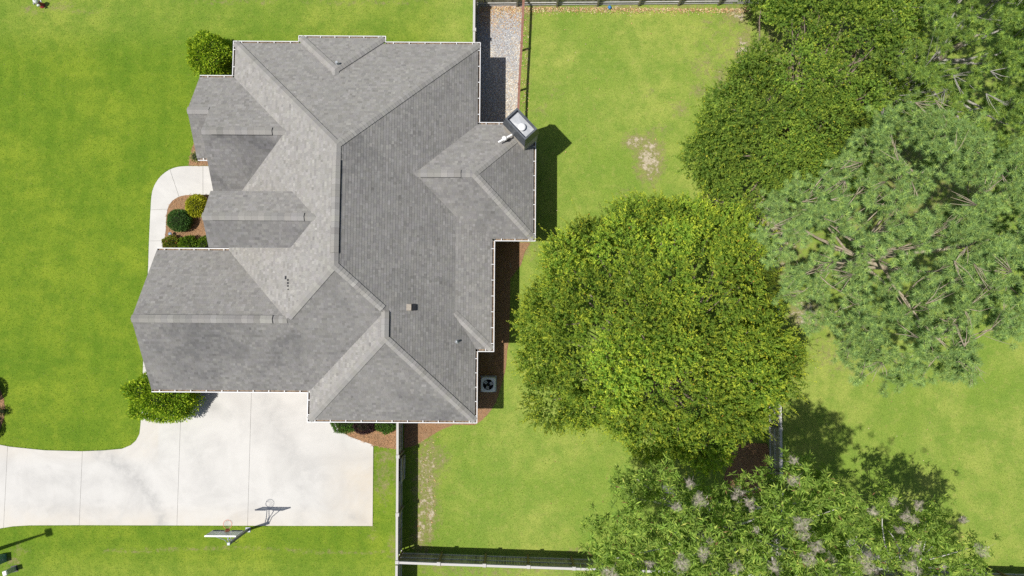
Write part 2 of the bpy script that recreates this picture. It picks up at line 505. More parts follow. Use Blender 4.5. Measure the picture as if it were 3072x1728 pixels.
for b in [(1948, 475, 52, 88, .92), (1905, 425, 46, 36, .78), (1955, 540, 25, 40, .5), (2040, 325, 40, 30, .5), (1990, 385, 40, 18, .42), (1870, 600, 40, 60, .3), (1945, 280, 26, 20, .35),
          (2215, 40, 60, 50, .75), (2235, 160, 40, 90, .85), (2180, 230, 60, 60, .6), (2110, 200, 50, 60, .45), (2120, 65, 18, 12, .6), (2100, 270, 40, 40, .5),
          (2160, 590, 70, 40, .8), (2260, 850, 90, 120, .8), (2420, 940, 70, 60, .85), (2300, 700, 120, 200, .9), (2480, 1060, 60, 60, .4), (2520, 1090, 90, 60, .32),
          (1278, 1440, 46, 180, .72), (1265, 1600, 36, 80, .74), (1305, 1380, 50, 60, .62), (1282, 1530, 42, 110, .76), (1150, 1440, 34, 90, .5), (1160, 1370, 40, 30, .55), (1180, 1640, 20, 60, .45),
          (1300, 1700, 120, 22, .4), (1450, 1716, 200, 16, .42), (1640, 1710, 160, 18, .4), (1720, 1652, 60, 16, .35), (1590, 745, 30, 40, .5), (1600, 640, 30, 30, .2),
          (1505, 1130, 12, 40, .3), (180, 18, 60, 26, .42), (95, 30, 40, 20, .45), (230, 30, 90, 18, .34), (1100, 8, 300, 12, .35), (700, 5, 200, 12, .35), (40, 1690, 40, 26, .5), (60, 1650, 40, 20, .4),
          (1640, 25, 120, 14, .7), (1850, 22, 160, 14, .62), (2050, 18, 120, 14, .6), (1588, 60, 16, 60, .5), (1585, 200, 14, 120, .36), (1660, 275, 40, 40, .3), (1620, 330, 40, 30, .3),
          (1120, 1600, 20, 40, .3), (1186, 1410, 14, 60, .4), (2010, 1260, 160, 100, .35), (2480, 150, 400, 250, .55), (2700, 500, 500, 400, .5)]:
    blob(*b)
# pale mown ridge line across the side lawn, and thatch line at the fence
yl = at(760, 1650)[1]
m = np.exp(-((gp[:, 1] - yl + .10 * np.sin(gp[:, 0] * .5)) / .13) ** 2) * (gp[:, 0] > -23) * (gp[:, 0] < -7)
dirt = np.maximum(dirt, .48 * m)
dry = 1 / (1 + np.exp(-(gp[:, 0] + 5.0) / .9))
dry = np.maximum(dry, .5 / (1 + np.exp(-(gp[:, 1] - 17.3) / .5)))
dry = np.maximum(dry, .4 / (1 + np.exp((gp[:, 1] + 13.0) / .5)))
for nm, arr in (('dirt', dirt), ('dry', dry)):
    a = me.attributes.new(nm, 'FLOAT', 'POINT'); a.data.foreach_set('value', arr.astype(np.float32))
lawn = link('lawn', me, M['lawn'])
tag(lawn, kind='structure')


def clip_line(poly, x0, x1):
    return half_clip(half_clip([tuple(p) for p in poly], 0, x0, True), 0, x1, False)


def slab_set(name, poly, cuts, z, th=.1, parent_label=None):
    """concrete poured in bays: one mesh per bay, separated by real joints, over a dark filler sheet"""
    root = empty(name, (0, 0, 0), kind='structure')
    for piece in cuts(poly):
        mb = MB().prism(piece, z - th, z)
        o = mb.build('slab', M['concrete'], root, bevel=.008)
        w = np.array([v.co[:2] for v in o.data.vertices])
        tri = o.modifiers.new('tri', 'TRIANGULATE')
    MB().prism(poly, z - th - .02, z - .022).build('joint_filler', M['joint'], root)
    return root


JG = .007
jx = [at(18, 1460)[0], at(243.5, 1464)[0], at(537, 1417)[0], at(749, 1379)[0]]


def drive_cuts(poly):
    e = [-99] + jx + [99]
    out = []
    for a, b in zip(e[:-1], e[1:]):
        p = clip_line(poly, a + JG, b - JG)
        if len(p) > 2: out.append(p)
    return out


driveway = slab_set('driveway', DRIVE, drive_cuts, .035)


def lin_clip(poly, p, q, left):
    """clip polygon to one side of the line p-q"""
    nx_, ny_ = -(q[1] - p[1]), q[0] - p[0]; L = math.hypot(nx_, ny_); nx_, ny_ = nx_ / L, ny_ / L
    if not left: nx_, ny_ = -nx_, -ny_
    aug = [(a[0], a[1], (a[0] - p[0]) * nx_ + (a[1] - p[1]) * ny_) for a in poly]
    return [(a[0], a[1]) for a in half_clip(aug, 2, JG * .8, True)]


def walk_cuts(poly):
    ls = [PX((440, 1100), (480, 1100)), PX((440, 960), (480, 960)), PX((440, 835), (500, 835)), PX((447, 723), (505, 722.5)), PX((452, 630), (506, 627.5)), PX((510, 507.5), (537, 588)), PX((609.5, 498), (609.5, 586))]
    out = []; rest = list(poly)
    for p, q in ls:
        a = lin_clip(rest, p, q, False); rest = lin_clip(rest, p, q, True)
        if len(a) > 2: out.append(a)
    if len(rest) > 2: out.append(rest)
    return out


walkway = slab_set('walkway', WALK, walk_cuts, .032)

# warm rust staining on the south and east rim of the drive: a mask kept on the slabs
for root in (driveway, walkway):
    for o in root.children:
        if o.name.startswith('slab'):
            me = o.data
            a = me.attributes.new('rust', 'FLOAT', 'POINT')
            a.data.foreach_set('value', np.zeros(len(me.vertices), np.float32))


def densify(o, step=.2):
    """replace a slab's top by a fine grid so that the rust and smudge mask has somewhere to live"""
    me = o.data
    zt = max(v.co.z for v in me.vertices)
    top = [p for p in me.polygons if all(abs(me.vertices[i].co.z - zt) < 1e-4 for i in p.vertices) and len(p.vertices) > 2]
    poly = [tuple(me.vertices[i].co[:2]) for i in top[0].vertices]
    zb = min(v.co.z for v in me.vertices)
    V, Fs, cache = [], [], {}

    def vid(x, y, z):
        k = (round(x, 4), round(y, 4), round(z, 4))
        if k not in cache: cache[k] = len(V); V.append((x, y, z))
        return cache[k]
    X0, X1 = min(p[0] for p in poly), max(p[0] for p in poly); Y0, Y1 = min(p[1] for p in poly), max(p[1] for p in poly)
    i = X0
    while i < X1:
        colp = half_clip(half_clip(poly, 0, i, True), 0, i + step, False)
        j = Y0
        while j < Y1 and len(colp) > 2:
            c = half_clip(half_clip(colp, 1, j, True), 1, j + step, False)
            j += step
            if len(c) > 2 and abs(area2(c)) > 1e-6:
                if area2(c) < 0: c = c[::-1]
                ids = []
                for p in c:
                    k = vid(p[0], p[1], zt)
                    if not ids or (ids[-1] != k and k not in ids): ids.append(k)
                if len(ids) > 2: Fs.append(tuple(ids))
        i += step
    n = len(poly)
    if area2(poly) < 0: poly = poly[::-1]
    b = len(V)
    V += [(p[0], p[1], zt) for p in poly] + [(p[0], p[1], zb) for p in poly]
    Fs += [(b + k, b + n + k, b + n + (k + 1) % n, b + (k + 1) % n) for k in range(n)]
    nm = bpy.data.meshes.new('slab'); nm.from_pydata(V, [], Fs); nm.update()
    nm.materials.append(M['concrete'])
    P = np.array(V)[:, :2]
    south = np.clip(1 - (P[:, 1] - at(500, 1577)[1]) / 1.3, 0, 1) * .55
    east = np.clip(1 - (at(1118, 1450)[0] - P[:, 0]) / 3.2, 0, 1) * np.clip((-6.0 - P[:, 1]) / 2.0, 0, 1) * .75
    north = np.clip(1 - (at(200, 1352)[1] - P[:, 1]) / .8, 0, 1) * (P[:, 0] < -20) * .3
    a = nm.attributes.new('rust', 'FLOAT', 'POINT')
    a.data.foreach_set('value', np.maximum(np.maximum(south, east), north).astype(np.float32))
    sm = np.zeros(len(P))
    for crv, wd, am in (([(300, 1360), (380, 1410), (440, 1470), (480, 1530), (485, 1572)], .42, .75), ([(560, 1300), (600, 1400), (640, 1460)], .5, .35), ([(800, 1200), (830, 1290), (900, 1400), (960, 1440)], .55, .45), ([(880, 1340), (920, 1500), (900, 1560)], .45, .4),
                        ([(60, 1420), (200, 1440), (380, 1445)], .5, .3), ([(60, 1520), (240, 1530), (420, 1520)], .4, .3), ([(1050, 1545), (1100, 1570)], .3, .5)):
        q = np.array(arc_smooth(PX(*crv), 2)); dmin = np.full(len(P), 9.0)
        for a0, b0 in zip(q[:-1], q[1:]):
            ab = b0 - a0; tt = np.clip(((P - a0) @ ab) / (ab @ ab + 1e-9), 0, 1); dmin = np.minimum(dmin, np.linalg.norm(P - a0 - tt[:, None] * ab, axis=1))
        sm = np.maximum(sm, am * np.exp(-(dmin / wd) ** 2))
    for cx, cy, rr in ((640, 1225, .35), (690, 1240, .3), (830, 1215, .4), (300, 1500, .15), (520, 1520, .12), (680, 1525, .16), (150, 1400, .12), (660, 1330, .14)):
        sm = np.maximum(sm, .5 * np.exp(-(np.linalg.norm(P - np.array(at(cx, cy)[:2]), axis=1) / rr) ** 2))
    a = nm.attributes.new('smudge', 'FLOAT', 'POINT'); a.data.foreach_set('value', sm.astype(np.float32))
    for md in list(o.modifiers): o.modifiers.remove(md)
    o.data = nm


for o in list(driveway.children):
    if o.name.startswith('slab'): densify(o)


def scatter_in(poly, n, rng=RNG):
    q = np.array(poly); lo, hi = q.min(0), q.max(0)
    P = lo + rng.random((n, 2)) * (hi - lo)
    return P[edge_dist(P, poly) > .02]


def bed(name, poly, z, mat, n_straw=0):
    root = empty(name, (0, 0, 0), kind='structure')
    MB().prism(poly, -.05, z).build('mulch', mat, root)
    if n_straw:
        P = scatter_in(poly, n_straw)
        n = len(P); th = RNG.random(n) * math.pi * 2; L = .07 + .12 * RNG.random(n); w = .006
        d = np.c_[np.cos(th), np.sin(th)]; s = np.c_[-d[:, 1], d[:, 0]] * w
        zz = z + .006 + .03 * RNG.random(n); z2 = z + .006 + .03 * RNG.random(n)
        V = np.empty((n, 4, 3)); V[:, 0, :2] = P - s; V[:, 1, :2] = P + s; V[:, 2, :2] = P + d * L[:, None] + s; V[:, 3, :2] = P + d * L[:, None] - s
        V[:, 0, 2] = V[:, 1, 2] = zz; V[:, 2, 2] = V[:, 3, 2] = z2
        c = np.array([.37, .205, .105]) * (.55 + .95 * RNG.random((n, 1))) + np.array([.0, .02, .02]) * RNG.random((n, 1))
        me = np_mesh('straw', V.reshape(-1, 3), np.arange(n * 4).reshape(-1, 4), np.repeat(c, 4, 0))
        o = link('pine_straw', me, M['needle_litter'], root); o['kind'] = 'stuff'
    return root


bed('front_mulch_bed', BED_FRONT, .022, M['straw'], 5000)
bed('corner_mulch_bed', BED_NW, .018, M['straw'], 1500)
bed('side_mulch_bed', BED_E, .016, M['straw'], 9000)
bed('hedge_mulch_bed', BED_S, .026, M['straw'], 4000)
bed('tree_mulch_bed', BED_TREE, .018, M['straw'], 3000)
bed('edge_mulch_bed', BED_W, .020, M['straw'], 2500)

# gravel yard: bed sheet plus loose stones
gr_root = empty('gravel_yard', (0, 0, 0), kind='structure')
MB().prism(GRAVEL, -.05, .012).build('gravel_bed', M['gravel_bed'], gr_root)
P = scatter_in(GRAVEL, 30000)
n = len(P)
ico = np.array([(0, 0, 1), (1, 0, 0), (0, 1, 0), (-1, 0, 0), (0, -1, 0), (0, 0, -1)], float)
icf = np.array([(0, 1, 2), (0, 2, 3), (0, 3, 4), (0, 4, 1)])
sz = .016 + .022 * RNG.random((n, 1, 1)) ** 1.5
jit = ico[None, :5] * (.7 + .6 * RNG.random((n, 5, 1))) * sz * np.array([1.25, .95, .7])
th = RNG.random(n) * 6.28; cs, sn = np.cos(th)[:, None], np.sin(th)[:, None]
V = np.empty((n, 5, 3)); V[..., 0] = jit[..., 0] * cs - jit[..., 1] * sn + P[:, None, 0]; V[..., 1] = jit[..., 0] * sn + jit[..., 1] * cs + P[:, None, 1]; V[..., 2] = np.maximum(jit[..., 2], -.004) + .014
pal = np.array([(.42, .43, .46), (.52, .53, .55), (.72, .67, .56), (.60, .46, .30), (.78, .75, .68), (.34, .34, .35), (.50, .33, .20)])
yy = (P[:, 1] - 11) / 8.5 + .09 * np.sin(P[:, 0] * 3.1 + P[:, 1] * 1.7) + .07 * RNG.normal(size=n)
w = np.stack([.15 + 2.2 * np.exp(-((yy - .75) / .2) ** 2), .7 + .8 * np.exp(-((yy - .75) / .25) ** 2), 1.7 * (yy < .66) + .2, 1.5 * (yy < .64) + .2, 1.2 * (yy < .66) + .15, .25 + 0 * yy, .22 + 1.6 * (yy > .9)], 1)
w /= w.sum(1, keepdims=True)
ch = (w.cumsum(1) > RNG.random((n, 1))).argmax(1)
c = np.clip(pal[ch] * (.50 + .58 * RNG.random((n, 1))), 0, .85)
me = np_mesh('gravel', V.reshape(-1, 3), (icf[None] + 5 * np.arange(n)[:, None, None]).reshape(-1, 3), np.repeat(c, 5, 0))
link('gravel', me, M['stone'], gr_root)['kind'] = 'stuff'

# ------------------------------------------------------------------ house
Z0, PI_ = 3.27, .6
house = empty('house', (-8.5, 5.5, 0), 'single storey house with grey shingle hip roof and several gables beside concrete drive', 'house')
WALL = [(-14.85, 15.47), (-11.31, 15.47), (-11.31, 15.79), (-7.34, 15.79), (-7.34, 15.47), (-2.18, 15.47), (-2.18, 11.05), (.3, 11.05), (.85, 10.5), (.85, 5.38), (-1.32, 5.38), (-1.32, -.52), (-2.18, -.52), (-2.18, -4.27),
        (-10.35, -4.27), (-10.35, -2.74), (-18.6, -2.74), (-18.6, 4.12), (-14.85, 4.12), (-14.85, 7.03), (-15.5, 7.03), (-15.5, 9.6), (-16.6, 9.6), (-16.6, 13.55), (-14.85, 13.55)]
MB().prism(WALL, 0, 3.16).build('wall', M['brick'], house)
for nm, x, y0, y1, zr, yr in (('gable_wall', -18.6, -2.7, 4.1, 5.45, .69), ('gable_wall', -16.6, 9.6, 13.5, 4.48, 11.595), ('gable_wall', -15.6, 7.0, 13.4, 5.22, 10.29)):
    MB().add([(x, y0, 3.1), (x, y1, 3.1), (x, yr, zr), (x + .1, y0, 3.1), (x + .1, y1, 3.1), (x + .1, yr, zr)], [(0, 2, 1), (3, 4, 5), (0, 1, 4, 3), (1, 2, 5, 4), (2, 0, 3, 5)]).build(nm, M['siding'], house)
# tall entry bay under its own gable
MB().add([(-14.8, 4.55, 0), (-14.8, 6.85, 0), (-14.8, 6.85, 5.66), (-14.8, 5.7, 6.4), (-14.8, 4.55, 5.66), (-11.4, 4.55, 0), (-11.4, 6.85, 0), (-11.4, 6.85, 5.66), (-11.4, 5.7, 6.4), (-11.4, 4.55, 5.66)],
         [(4, 3, 2, 1, 0), (5, 6, 7, 8, 9), (0, 1, 6, 5), (1, 2, 7, 6), (2, 3, 8, 7), (3, 4, 9, 8), (4, 0, 5, 9)]).build('entry_bay', M['siding'], house)
door = MB().box((-14.83, 5.7, 1.12), (.06, 1.0, 2.1)).build('door', M['black'], house)
MB().tube([(-14.90, 6.05, 1.02), (-14.90, 6.05, 1.2)], .02).build('handle', M['galv'], door)

aN, aS = (-8.515, 9.135, 7.299), (-8.515, 3.28, 7.30)
r2N, r2S = (-6.27, 1.137, 5.952), (-6.27, -.19, 5.952)
wE, wW = (-11.23, .69, 5.67), (-18.97, .69, 5.67)
fE, fW = (-1.985, 8.215, 5.2), (-5.015, 8.215, 5.2)
iE, iW = (-11.59, 10.29, 5.454), (-15.88, 10.29, 5.454)
oW = (-17.0, 11.595, 4.671)
bA, bB = (-9.325, 13.805, 4.69), (-9.325, 13.485, 4.69)
cT, cB = (-3.0, 6.2, 3.99), (-3.0, 1.1, 3.99)
eW, eE = (-15.2, 5.7, 6.62), (-9.647, 5.7, 6.62)


def E_(x, y): return (x, y, Z0)


NW, NE = E_(-15.23, 15.85), E_(-1.8, 15.85)
FACES = {
    'north': [NW, E_(-11.69, 15.85), bB, E_(-6.96, 15.85), NE, aN],
    'bump_north': [E_(-11.69, 16.17), E_(-6.96, 16.17), bA],
    'bump_west': [E_(-11.69, 16.17), bA, bB, E_(-11.69, 15.85)],
    'bump_east': [E_(-6.96, 16.17), E_(-6.96, 15.85), bB, bA],
    'east': [aN, NE, E_(-1.8, 11.43), fW, cT, cB, E_(-1.8, -.9), E_(-1.8, -4.65), r2S, r2N, aS],
    'west': [NW, aN, aS, wE, E_(-15.23, 4.5), E_(-15.23, 6.65), iE, E_(-15.23, 13.93)],
    'south': [E_(-18.97, -3.12), E_(-10.73, -3.12), r2N, aS, wE, wW],
    'wing_north': [wW, wE, E_(-15.23, 4.5), E_(-18.97, 4.5)],
    'se_west': [r2N, r2S, E_(-10.73, -4.65), E_(-10.73, -3.12)],
    'se_south': [r2S, E_(-1.8, -4.65), E_(-10.73, -4.65)],
    'fr_north': [E_(-1.8, 11.43), E_(.47, 11.43), (1.23, 10.67, Z0), fE, fW],
    'fr_east': [E_(1.23, 10.9), E_(1.23, 5.0), fE, (.9, 11.1, Z0 + .19)],
    'fr_south': [E_(1.23, 5.0), E_(-.94, 5.0), cT, fW, fE],
    'jog_east': [E_(-.94, 5.0), cT, cB, E_(-.94, -.9)],
    'jog_south': [E_(-.94, -.9), cB, E_(-1.8, -.9)],
    'inner_north': [E_(-17.0, 13.93), E_(-15.23, 13.93), iE, iW, (-15.88, 11.595, 4.671), oW],
    'outer_south': [oW, (-15.62, 11.595, 4.671), E_(-15.62, 9.26), E_(-17.0, 9.26)],
    'inner_south': [iW, iE, E_(-15.23, 6.65), E_(-15.88, 6.65)],
    'entry_north': [eW, eE, (-11.09, 7.12, 5.755), (-15.2, 7.12, 5.755)],
    'entry_south': [eW, (-15.2, 4.28, 5.755), (-11.09, 4.28, 5.755), eE],
}
# the family room's corner is cut off by the chimney
a_ = (1.23, 11.43)
FACES['fr_north'] = [E_(-1.8, 11.43), E_(.42, 11.43), (.62, 10.82, 3.636), fE, fW]
FACES['fr_east'] = [E_(1.23, 10.62), E_(1.23, 5.0), fE, (.62, 10.82, 3.636)]
STAIN_SHADE = dict(north=.16, east=.52, west=.03, south=.86, wing_north=.26, se_west=.05, se_south=.76, fr_south=.72, fr_east=.5, fr_north=.2, inner_south=.95, inner_north=.2, outer_south=.7, entry_south=.95, entry_north=.18, jog_east=.42, jog_south=.6, bump_north=.2, bump_west=.1, bump_east=.4)  # darkening per slope: algae cover, plus facet shading painted into the colour

deck = MB()
tabs = []            # (area, verts, faces, shade, stain_shade)
for nm, P3 in FACES.items():
    p = np.array(P3)
    nrm = np.zeros(3)
    for i in range(len(p)):
        a, b = p[i], p[(i + 1) % len(p)]
        nrm += np.cross(a, b)
    nrm /= np.linalg.norm(nrm)
    if nrm[2] < 0: nrm = -nrm; P3 = P3[::-1]; p = p[::-1]
    u = np.cross([0, 0, 1], nrm); u /= np.linalg.norm(u); d = np.cross(nrm, u)
    o = p[0]
    q = [(float((v - o) @ u), float((v - o) @ d)) for v in p]
    dm = min(v[1] for v in q)
    ent = nm.startswith('entry')
    if not ent: q = half_clip(q, 1, dm + .135, True)
    dm = min(v[1] for v in q)
    w3 = [o + u * a + d * b for a, b in q]
    # deck slab below the shingles
    top = [tuple(v - nrm * .006) for v in w3]; bot = [(v[0], v[1], v[2] - .15) for v in w3]
    k = len(w3)
    deck.add(top + bot, [tuple(range(k)), tuple(range(2 * k - 1, k - 1, -1))], 0)
    bb = len(deck.v) - 2 * k
    for i in range(k):
        deck.f.append((bb + i, bb + k + i, bb + k + (i + 1) % k, bb + (i + 1) % k)); deck.m.append(1); deck.s.append(False)
    ex = .145
    row = 0; y = dm - .02
    ymax = max(v[1] for v in q)
    while y < ymax:
        rp = half_clip(half_clip(q, 1, max(y, dm), True), 1, y + ex, False)
        if len(rp) > 2 and abs(area2(rp)) > 1e-5:
            x = min(v[0] for v in rp) - random.random() * .3; x1 = max(v[0] for v in rp)
            while x < x1:
                w_ = random.choice((.11, .14, .17, .2, .24)) * random.uniform(.9, 1.1)
                tp = half_clip(half_clip(rp, 0, x + .001, True), 0, x + w_ - .001, False)
                x += w_
                if len(tp) < 3 or abs(area2(tp)) < 2e-5: continue
                if area2(tp) < 0: tp = tp[::-1]
                ext = random.choice((0, 0, .003, .005))
                hs = [.004 + (.0078 + ext) * max(0, 1 - (b - y) / ex) for a, b in tp]
                V = [o + u * a + d * b + nrm * h for (a, b), h in zip(tp, hs)] + [o + u * a + d * b - nrm * .005 for a, b in tp]
                kk = len(tp)
                F_ = [tuple(range(kk))] + [(i, kk + i, kk + (i + 1) % kk, (i + 1) % kk) for i in range(kk)]
                sh = random.gauss(1.0, .075) * (1.08 if random.random() < .12 else 1) * (.90 if random.random() < .14 else 1)
                tabs.append((abs(area2(tp)) * nrm[2] / (CAM_H - V[0][2]) ** 2, V, F_, sh, STAIN_SHADE.get(nm, .3)))
        y += ex; row += 1
roof = deck.build('roof', [M['roof_deck'], M['trim']], house)


def tab_mesh(name, items):
    V, Fs, C, T = [], [], [], []
    for _, v, f, s, st in items:
        b = len(V); V += [tuple(p) for p in v]; Fs += [tuple(b + i for i in g_) for g_ in f]
        tint = (s, s * random.uniform(.985, 1.01), s * random.uniform(.965, 1.02))
        C += [tint] * len(v); T += [st] * len(v)
    me = bpy.data.meshes.new(name); me.from_pydata(V, [], Fs)
    c = np.ones((len(V), 4), np.float32); c[:, :3] = C
    a = me.attributes.new('Col', 'FLOAT_COLOR', 'POINT'); a.data.foreach_set('color', c.ravel())
    a = me.attributes.new('stain_shade', 'FLOAT', 'POINT'); a.data.foreach_set('value', np.array(T, np.float32))
    me.update()
    return me


tabs.sort(key=lambda t_: -t_[0])
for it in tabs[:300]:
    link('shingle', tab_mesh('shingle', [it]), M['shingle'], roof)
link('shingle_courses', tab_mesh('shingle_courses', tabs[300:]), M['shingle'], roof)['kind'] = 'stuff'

# hip and ridge caps
CAPS = [(aN, NW), (aN, NE), (aN, aS), (aS, wE), (aS, r2N), (r2N, r2S), (r2S, E_(-10.73, -4.65)), (r2S, E_(-1.8, -4.65)), (wW, wE), (fW, fE), (fE, E_(1.23, 5.0)), (fE, (.62, 10.82, 3.636)), (iW, iE), (oW, (-15.9, 11.595, 4.671)),
        (eW, eE), (bA, E_(-11.69, 16.17)), (bA, E_(-6.96, 16.17)), (bB, bA), (cB, E_(-.94, -.9))]
caps = []
for a, b in CAPS:
    a, b = np.array(a), np.array(b)
    if abs(a[2] - b[2]) > .2:
        lo, hi = (b, a) if b[2] < a[2] else (a, b)
        L = np.linalg.norm(hi - lo); lo = lo + (hi - lo) * (.18 / L)
        slope = .42
    else:
        lo, hi = a, b; slope = .60
    L = np.linalg.norm(hi - lo); dirv = (hi - lo) / L
    side = np.array([dirv[1], -dirv[0], 0]); side /= np.linalg.norm(side)
    up = np.cross(side, dirv); up = up if up[2] > 0 else -up
    if abs(a[2] - b[2]) > .2:
        # a hip: wings follow the two roof planes, which fall away from it at pitch .6 (plan angle 45 degrees)
        slope = .36
    k = max(1, int(L / .19)); e = L / k
    for i in range(k):
        p0 = lo + dirv * (i * e - .01); p1 = lo + dirv * ((i + 1) * e + .02)
        w_ = .19; hh = random.uniform(.052, .060)
        def q_(p, s, lift): return p + side * (s * w_) + up * (lift - abs(s) * w_ * slope * .92)
        V = [q_(p0, -1, hh), q_(p0, 0, hh + .008), q_(p0, 1, hh), q_(p1, -1, hh - .018), q_(p1, 0, hh - .01), q_(p1, 1, hh - .018)]
        V += [v - up * .07 for v in V]
        F_ = [(0, 1, 4, 3), (1, 2, 5, 4), (0, 6, 7, 1), (1, 7, 8, 2), (0, 3, 9, 6), (2, 8, 11, 5), (3, 4, 10, 9), (4, 5, 11, 10)]
        caps.append((L, V, F_, random.gauss(1.0, .06), .10))
caps_sorted = sorted(range(len(caps)), key=lambda i: -caps[i][1][0][2])
for i in caps_sorted[:300]:
    link('ridge_cap', tab_mesh('ridge_cap', [caps[i]]), M['shingle'], roof)
if len(caps) > 300:
    link('ridge_caps', tab_mesh('ridge_caps', [caps[i] for i in caps_sorted[300:]]), M['shingle'], roof)['kind'] = 'stuff'

# raised ridge vents: black louvred sides under a course of caps
VENTS = [(aN, aS, .13, .90, .018), (wW, wE, .075, .91, .003), (eW, eE, .09, .90, .003), (iW, iE, .115, .84, .003), (fW, fE, .10, .78, .003), (r2N, r2S, .04, .98, .018)]
for a, b, s0, s1, bl in VENTS:
    a, b = np.array(a), np.array(b); p, q = a + (b - a) * s0, a + (b - a) * s1
    dv = (q - p) / np.linalg.norm(q - p); sd_ = np.array([dv[1], -dv[0], 0])
    v = MB()
    V = []
    for pt in (p, q):
        for s_, z_ in ((-.198 - bl, .03), (-.196, .03), (0, .115), (.196, .03), (.198 + bl, .03), (.198 + bl, -.10), (-.198 - bl, -.10)):
            V.append(pt + sd_ * s_ + np.array([0, 0, z_ - (.07 if abs(s_) > .1 else 0)]))
    v.add(V, [(0, 1, 8, 7), (1, 2, 9, 8), (2, 3, 10, 9), (3, 4, 11, 10), (4, 5, 12, 11), (6, 0, 7, 13), (0, 6, 5, 4, 3, 2, 1), (7, 8, 9, 10, 11, 12, 13)], 0)
    v.build('ridge_vent', M['vent_black'], roof)
    L = np.linalg.norm(q - p); k = max(1, int(L / .30)); e = L / k
    items = []
    for i in range(k):
        p0, p1 = p + dv * (i * e + .002), p + dv * ((i + 1) * e - .002)
        V = []
        for pt in (p0, p1):
            for s_, z_ in ((-.198, .010), (0, .122), (.198, .010)): V.append(pt + sd_ * s_ + np.array([0, 0, z_]))
        V += [x_ - np.array([0, 0, .016]) for x_ in V]
        items.append((1, V, [(0, 1, 4, 3), (1, 2, 5, 4), (0, 6, 7, 1), (1, 7, 8, 2), (0, 3, 9, 6), (2, 8, 11, 5), (3, 4, 10, 9), (4, 5, 11, 10)], random.gauss(1.0, .07), .08))
    link('ridge_vent_caps', tab_mesh('ridge_vent_caps', items), M['shingle'], roof)


def on_roof(px, py, face):
    p = np.array(FACES[face][:3]); nrm = np.cross(p[1] - p[0], p[2] - p[0])
    d = _f + _r * (px - 1536) / FPX + _u * (864 - py) / FPX
    o = np.array([0, 0, CAM_H]); tt = ((p[0] - o) @ nrm) / (d @ nrm)
    return o + tt * d


for px, py, fc, sc in ((1014, 194, 'bump_north', 1.0), (1370, 1025, 'east', .9)):
    p = on_roof(px, py, fc)
    v = MB().lathe([(.14 * sc, -.12), (.13 * sc, -.0), (.06 * sc, .05), (.052 * sc, .34), (.066 * sc, .34), (.066 * sc, .37), (.04, .37), (.038, .30)], p, 16, 0)
    v.build('pipe_vent', M['lead'], roof)
p = on_roof(1231, 922, 'east')
bv = MB().add([(p[0] - .28, p[1] - .16, p[2] + .13), (p[0] + .06, p[1] - .16, p[2] + .10), (p[0] + .06, p[1] + .16, p[2] + .10), (p[0] - .28, p[1] + .16, p[2] + .13),
               (p[0] - .32, p[1] - .19, p[2] + .10), (p[0] + .09, p[1] - .19, p[2] - .20), (p[0] + .09, p[1] + .19, p[2] - .20), (p[0] - .32, p[1] + .19, p[2] + .10)],
              [(0, 1, 2, 3), (4, 5, 1, 0), (5, 6, 2, 1), (6, 7, 3, 2), (7, 4, 0, 3)]).build('box_vent', M['tan_metal'], roof)
MB().add([(p[0] + .095, p[1] - .17, p[2] + .09), (p[0] + .30, p[1] - .15, p[2] - .06), (p[0] + .30, p[1] + .15, p[2] - .06), (p[0] + .095, p[1] + .17, p[2] + .09),
          (p[0] + .095, p[1] - .17, p[2] - .16), (p[0] + .30, p[1] - .15, p[2] - .26), (p[0] + .30, p[1] + .15, p[2] - .26), (p[0] + .095, p[1] + .17, p[2] - .16)],
         [(0, 1, 2, 3), (4, 5, 1, 0), (5, 6, 2, 1), (6, 7, 3, 2)]).build('vent_hood', M['vent_black'], roof)
for px, py, w_ in ((857, 833, .17), (864, 840, .10), (864, 849, .10), (864, 858, .08), (865, 868, .05)):
    p = on_roof(px, py, 'west')
    MB().add([(p[0] - .05, p[1] - w_ / 2, p[2] + .0), (p[0] + .05, p[1] - w_ / 2, p[2] + .05), (p[0] + .05, p[1] + w_ / 2, p[2] + .05), (p[0] - .05, p[1] + w_ / 2, p[2] + .0),
              (p[0] - .05, p[1] - w_ / 2, p[2] - .05), (p[0] + .05, p[1] - w_ / 2, p[2]), (p[0] + .05, p[1] + w_ / 2, p[2]), (p[0] - .05, p[1] + w_ / 2, p[2] - .05)],
             [(0, 1, 2, 3), (0, 4, 5, 1), (1, 5, 6, 2), (2, 6, 7, 3), (3, 7, 4, 0)]).build('flashing_tab', M['vent_black'], roof)

# gutters: U channel along every eave, hung on straps. (start, end) with the house on the left
EAVES = [((-11.69, 15.85), (-15.23, 15.85)), ((-6.96, 16.17), (-11.69, 16.17)), ((-1.8, 15.85), (-6.96, 15.85)), ((-11.69, 16.17), (-11.69, 15.85)), ((-6.96, 15.85), (-6.96, 16.17)),
         ((-1.8, 11.43), (-1.8, 15.85)), ((.30, 11.43), (-1.8, 11.43)), ((1.23, 5.0), (1.23, 10.5)), ((-.94, 5.0), (1.23, 5.0)), ((-.94, -.9), (-.94, 5.0)), ((-1.8, -.9), (-.94, -.9)), ((-1.8, -4.65), (-1.8, -.9)),
         ((-10.73, -4.65), (-1.8, -4.65)), ((-10.73, -3.12), (-10.73, -4.65)), ((-18.97, -3.12), (-10.73, -3.12)), ((-15.0, 4.5), (-18.97, 4.5)), ((-16.95, 9.26), (-16.35, 9.26)), ((-15.23, 13.93), (-17.0, 13.93)), ((-15.23, 15.85), (-15.23, 13.93))]
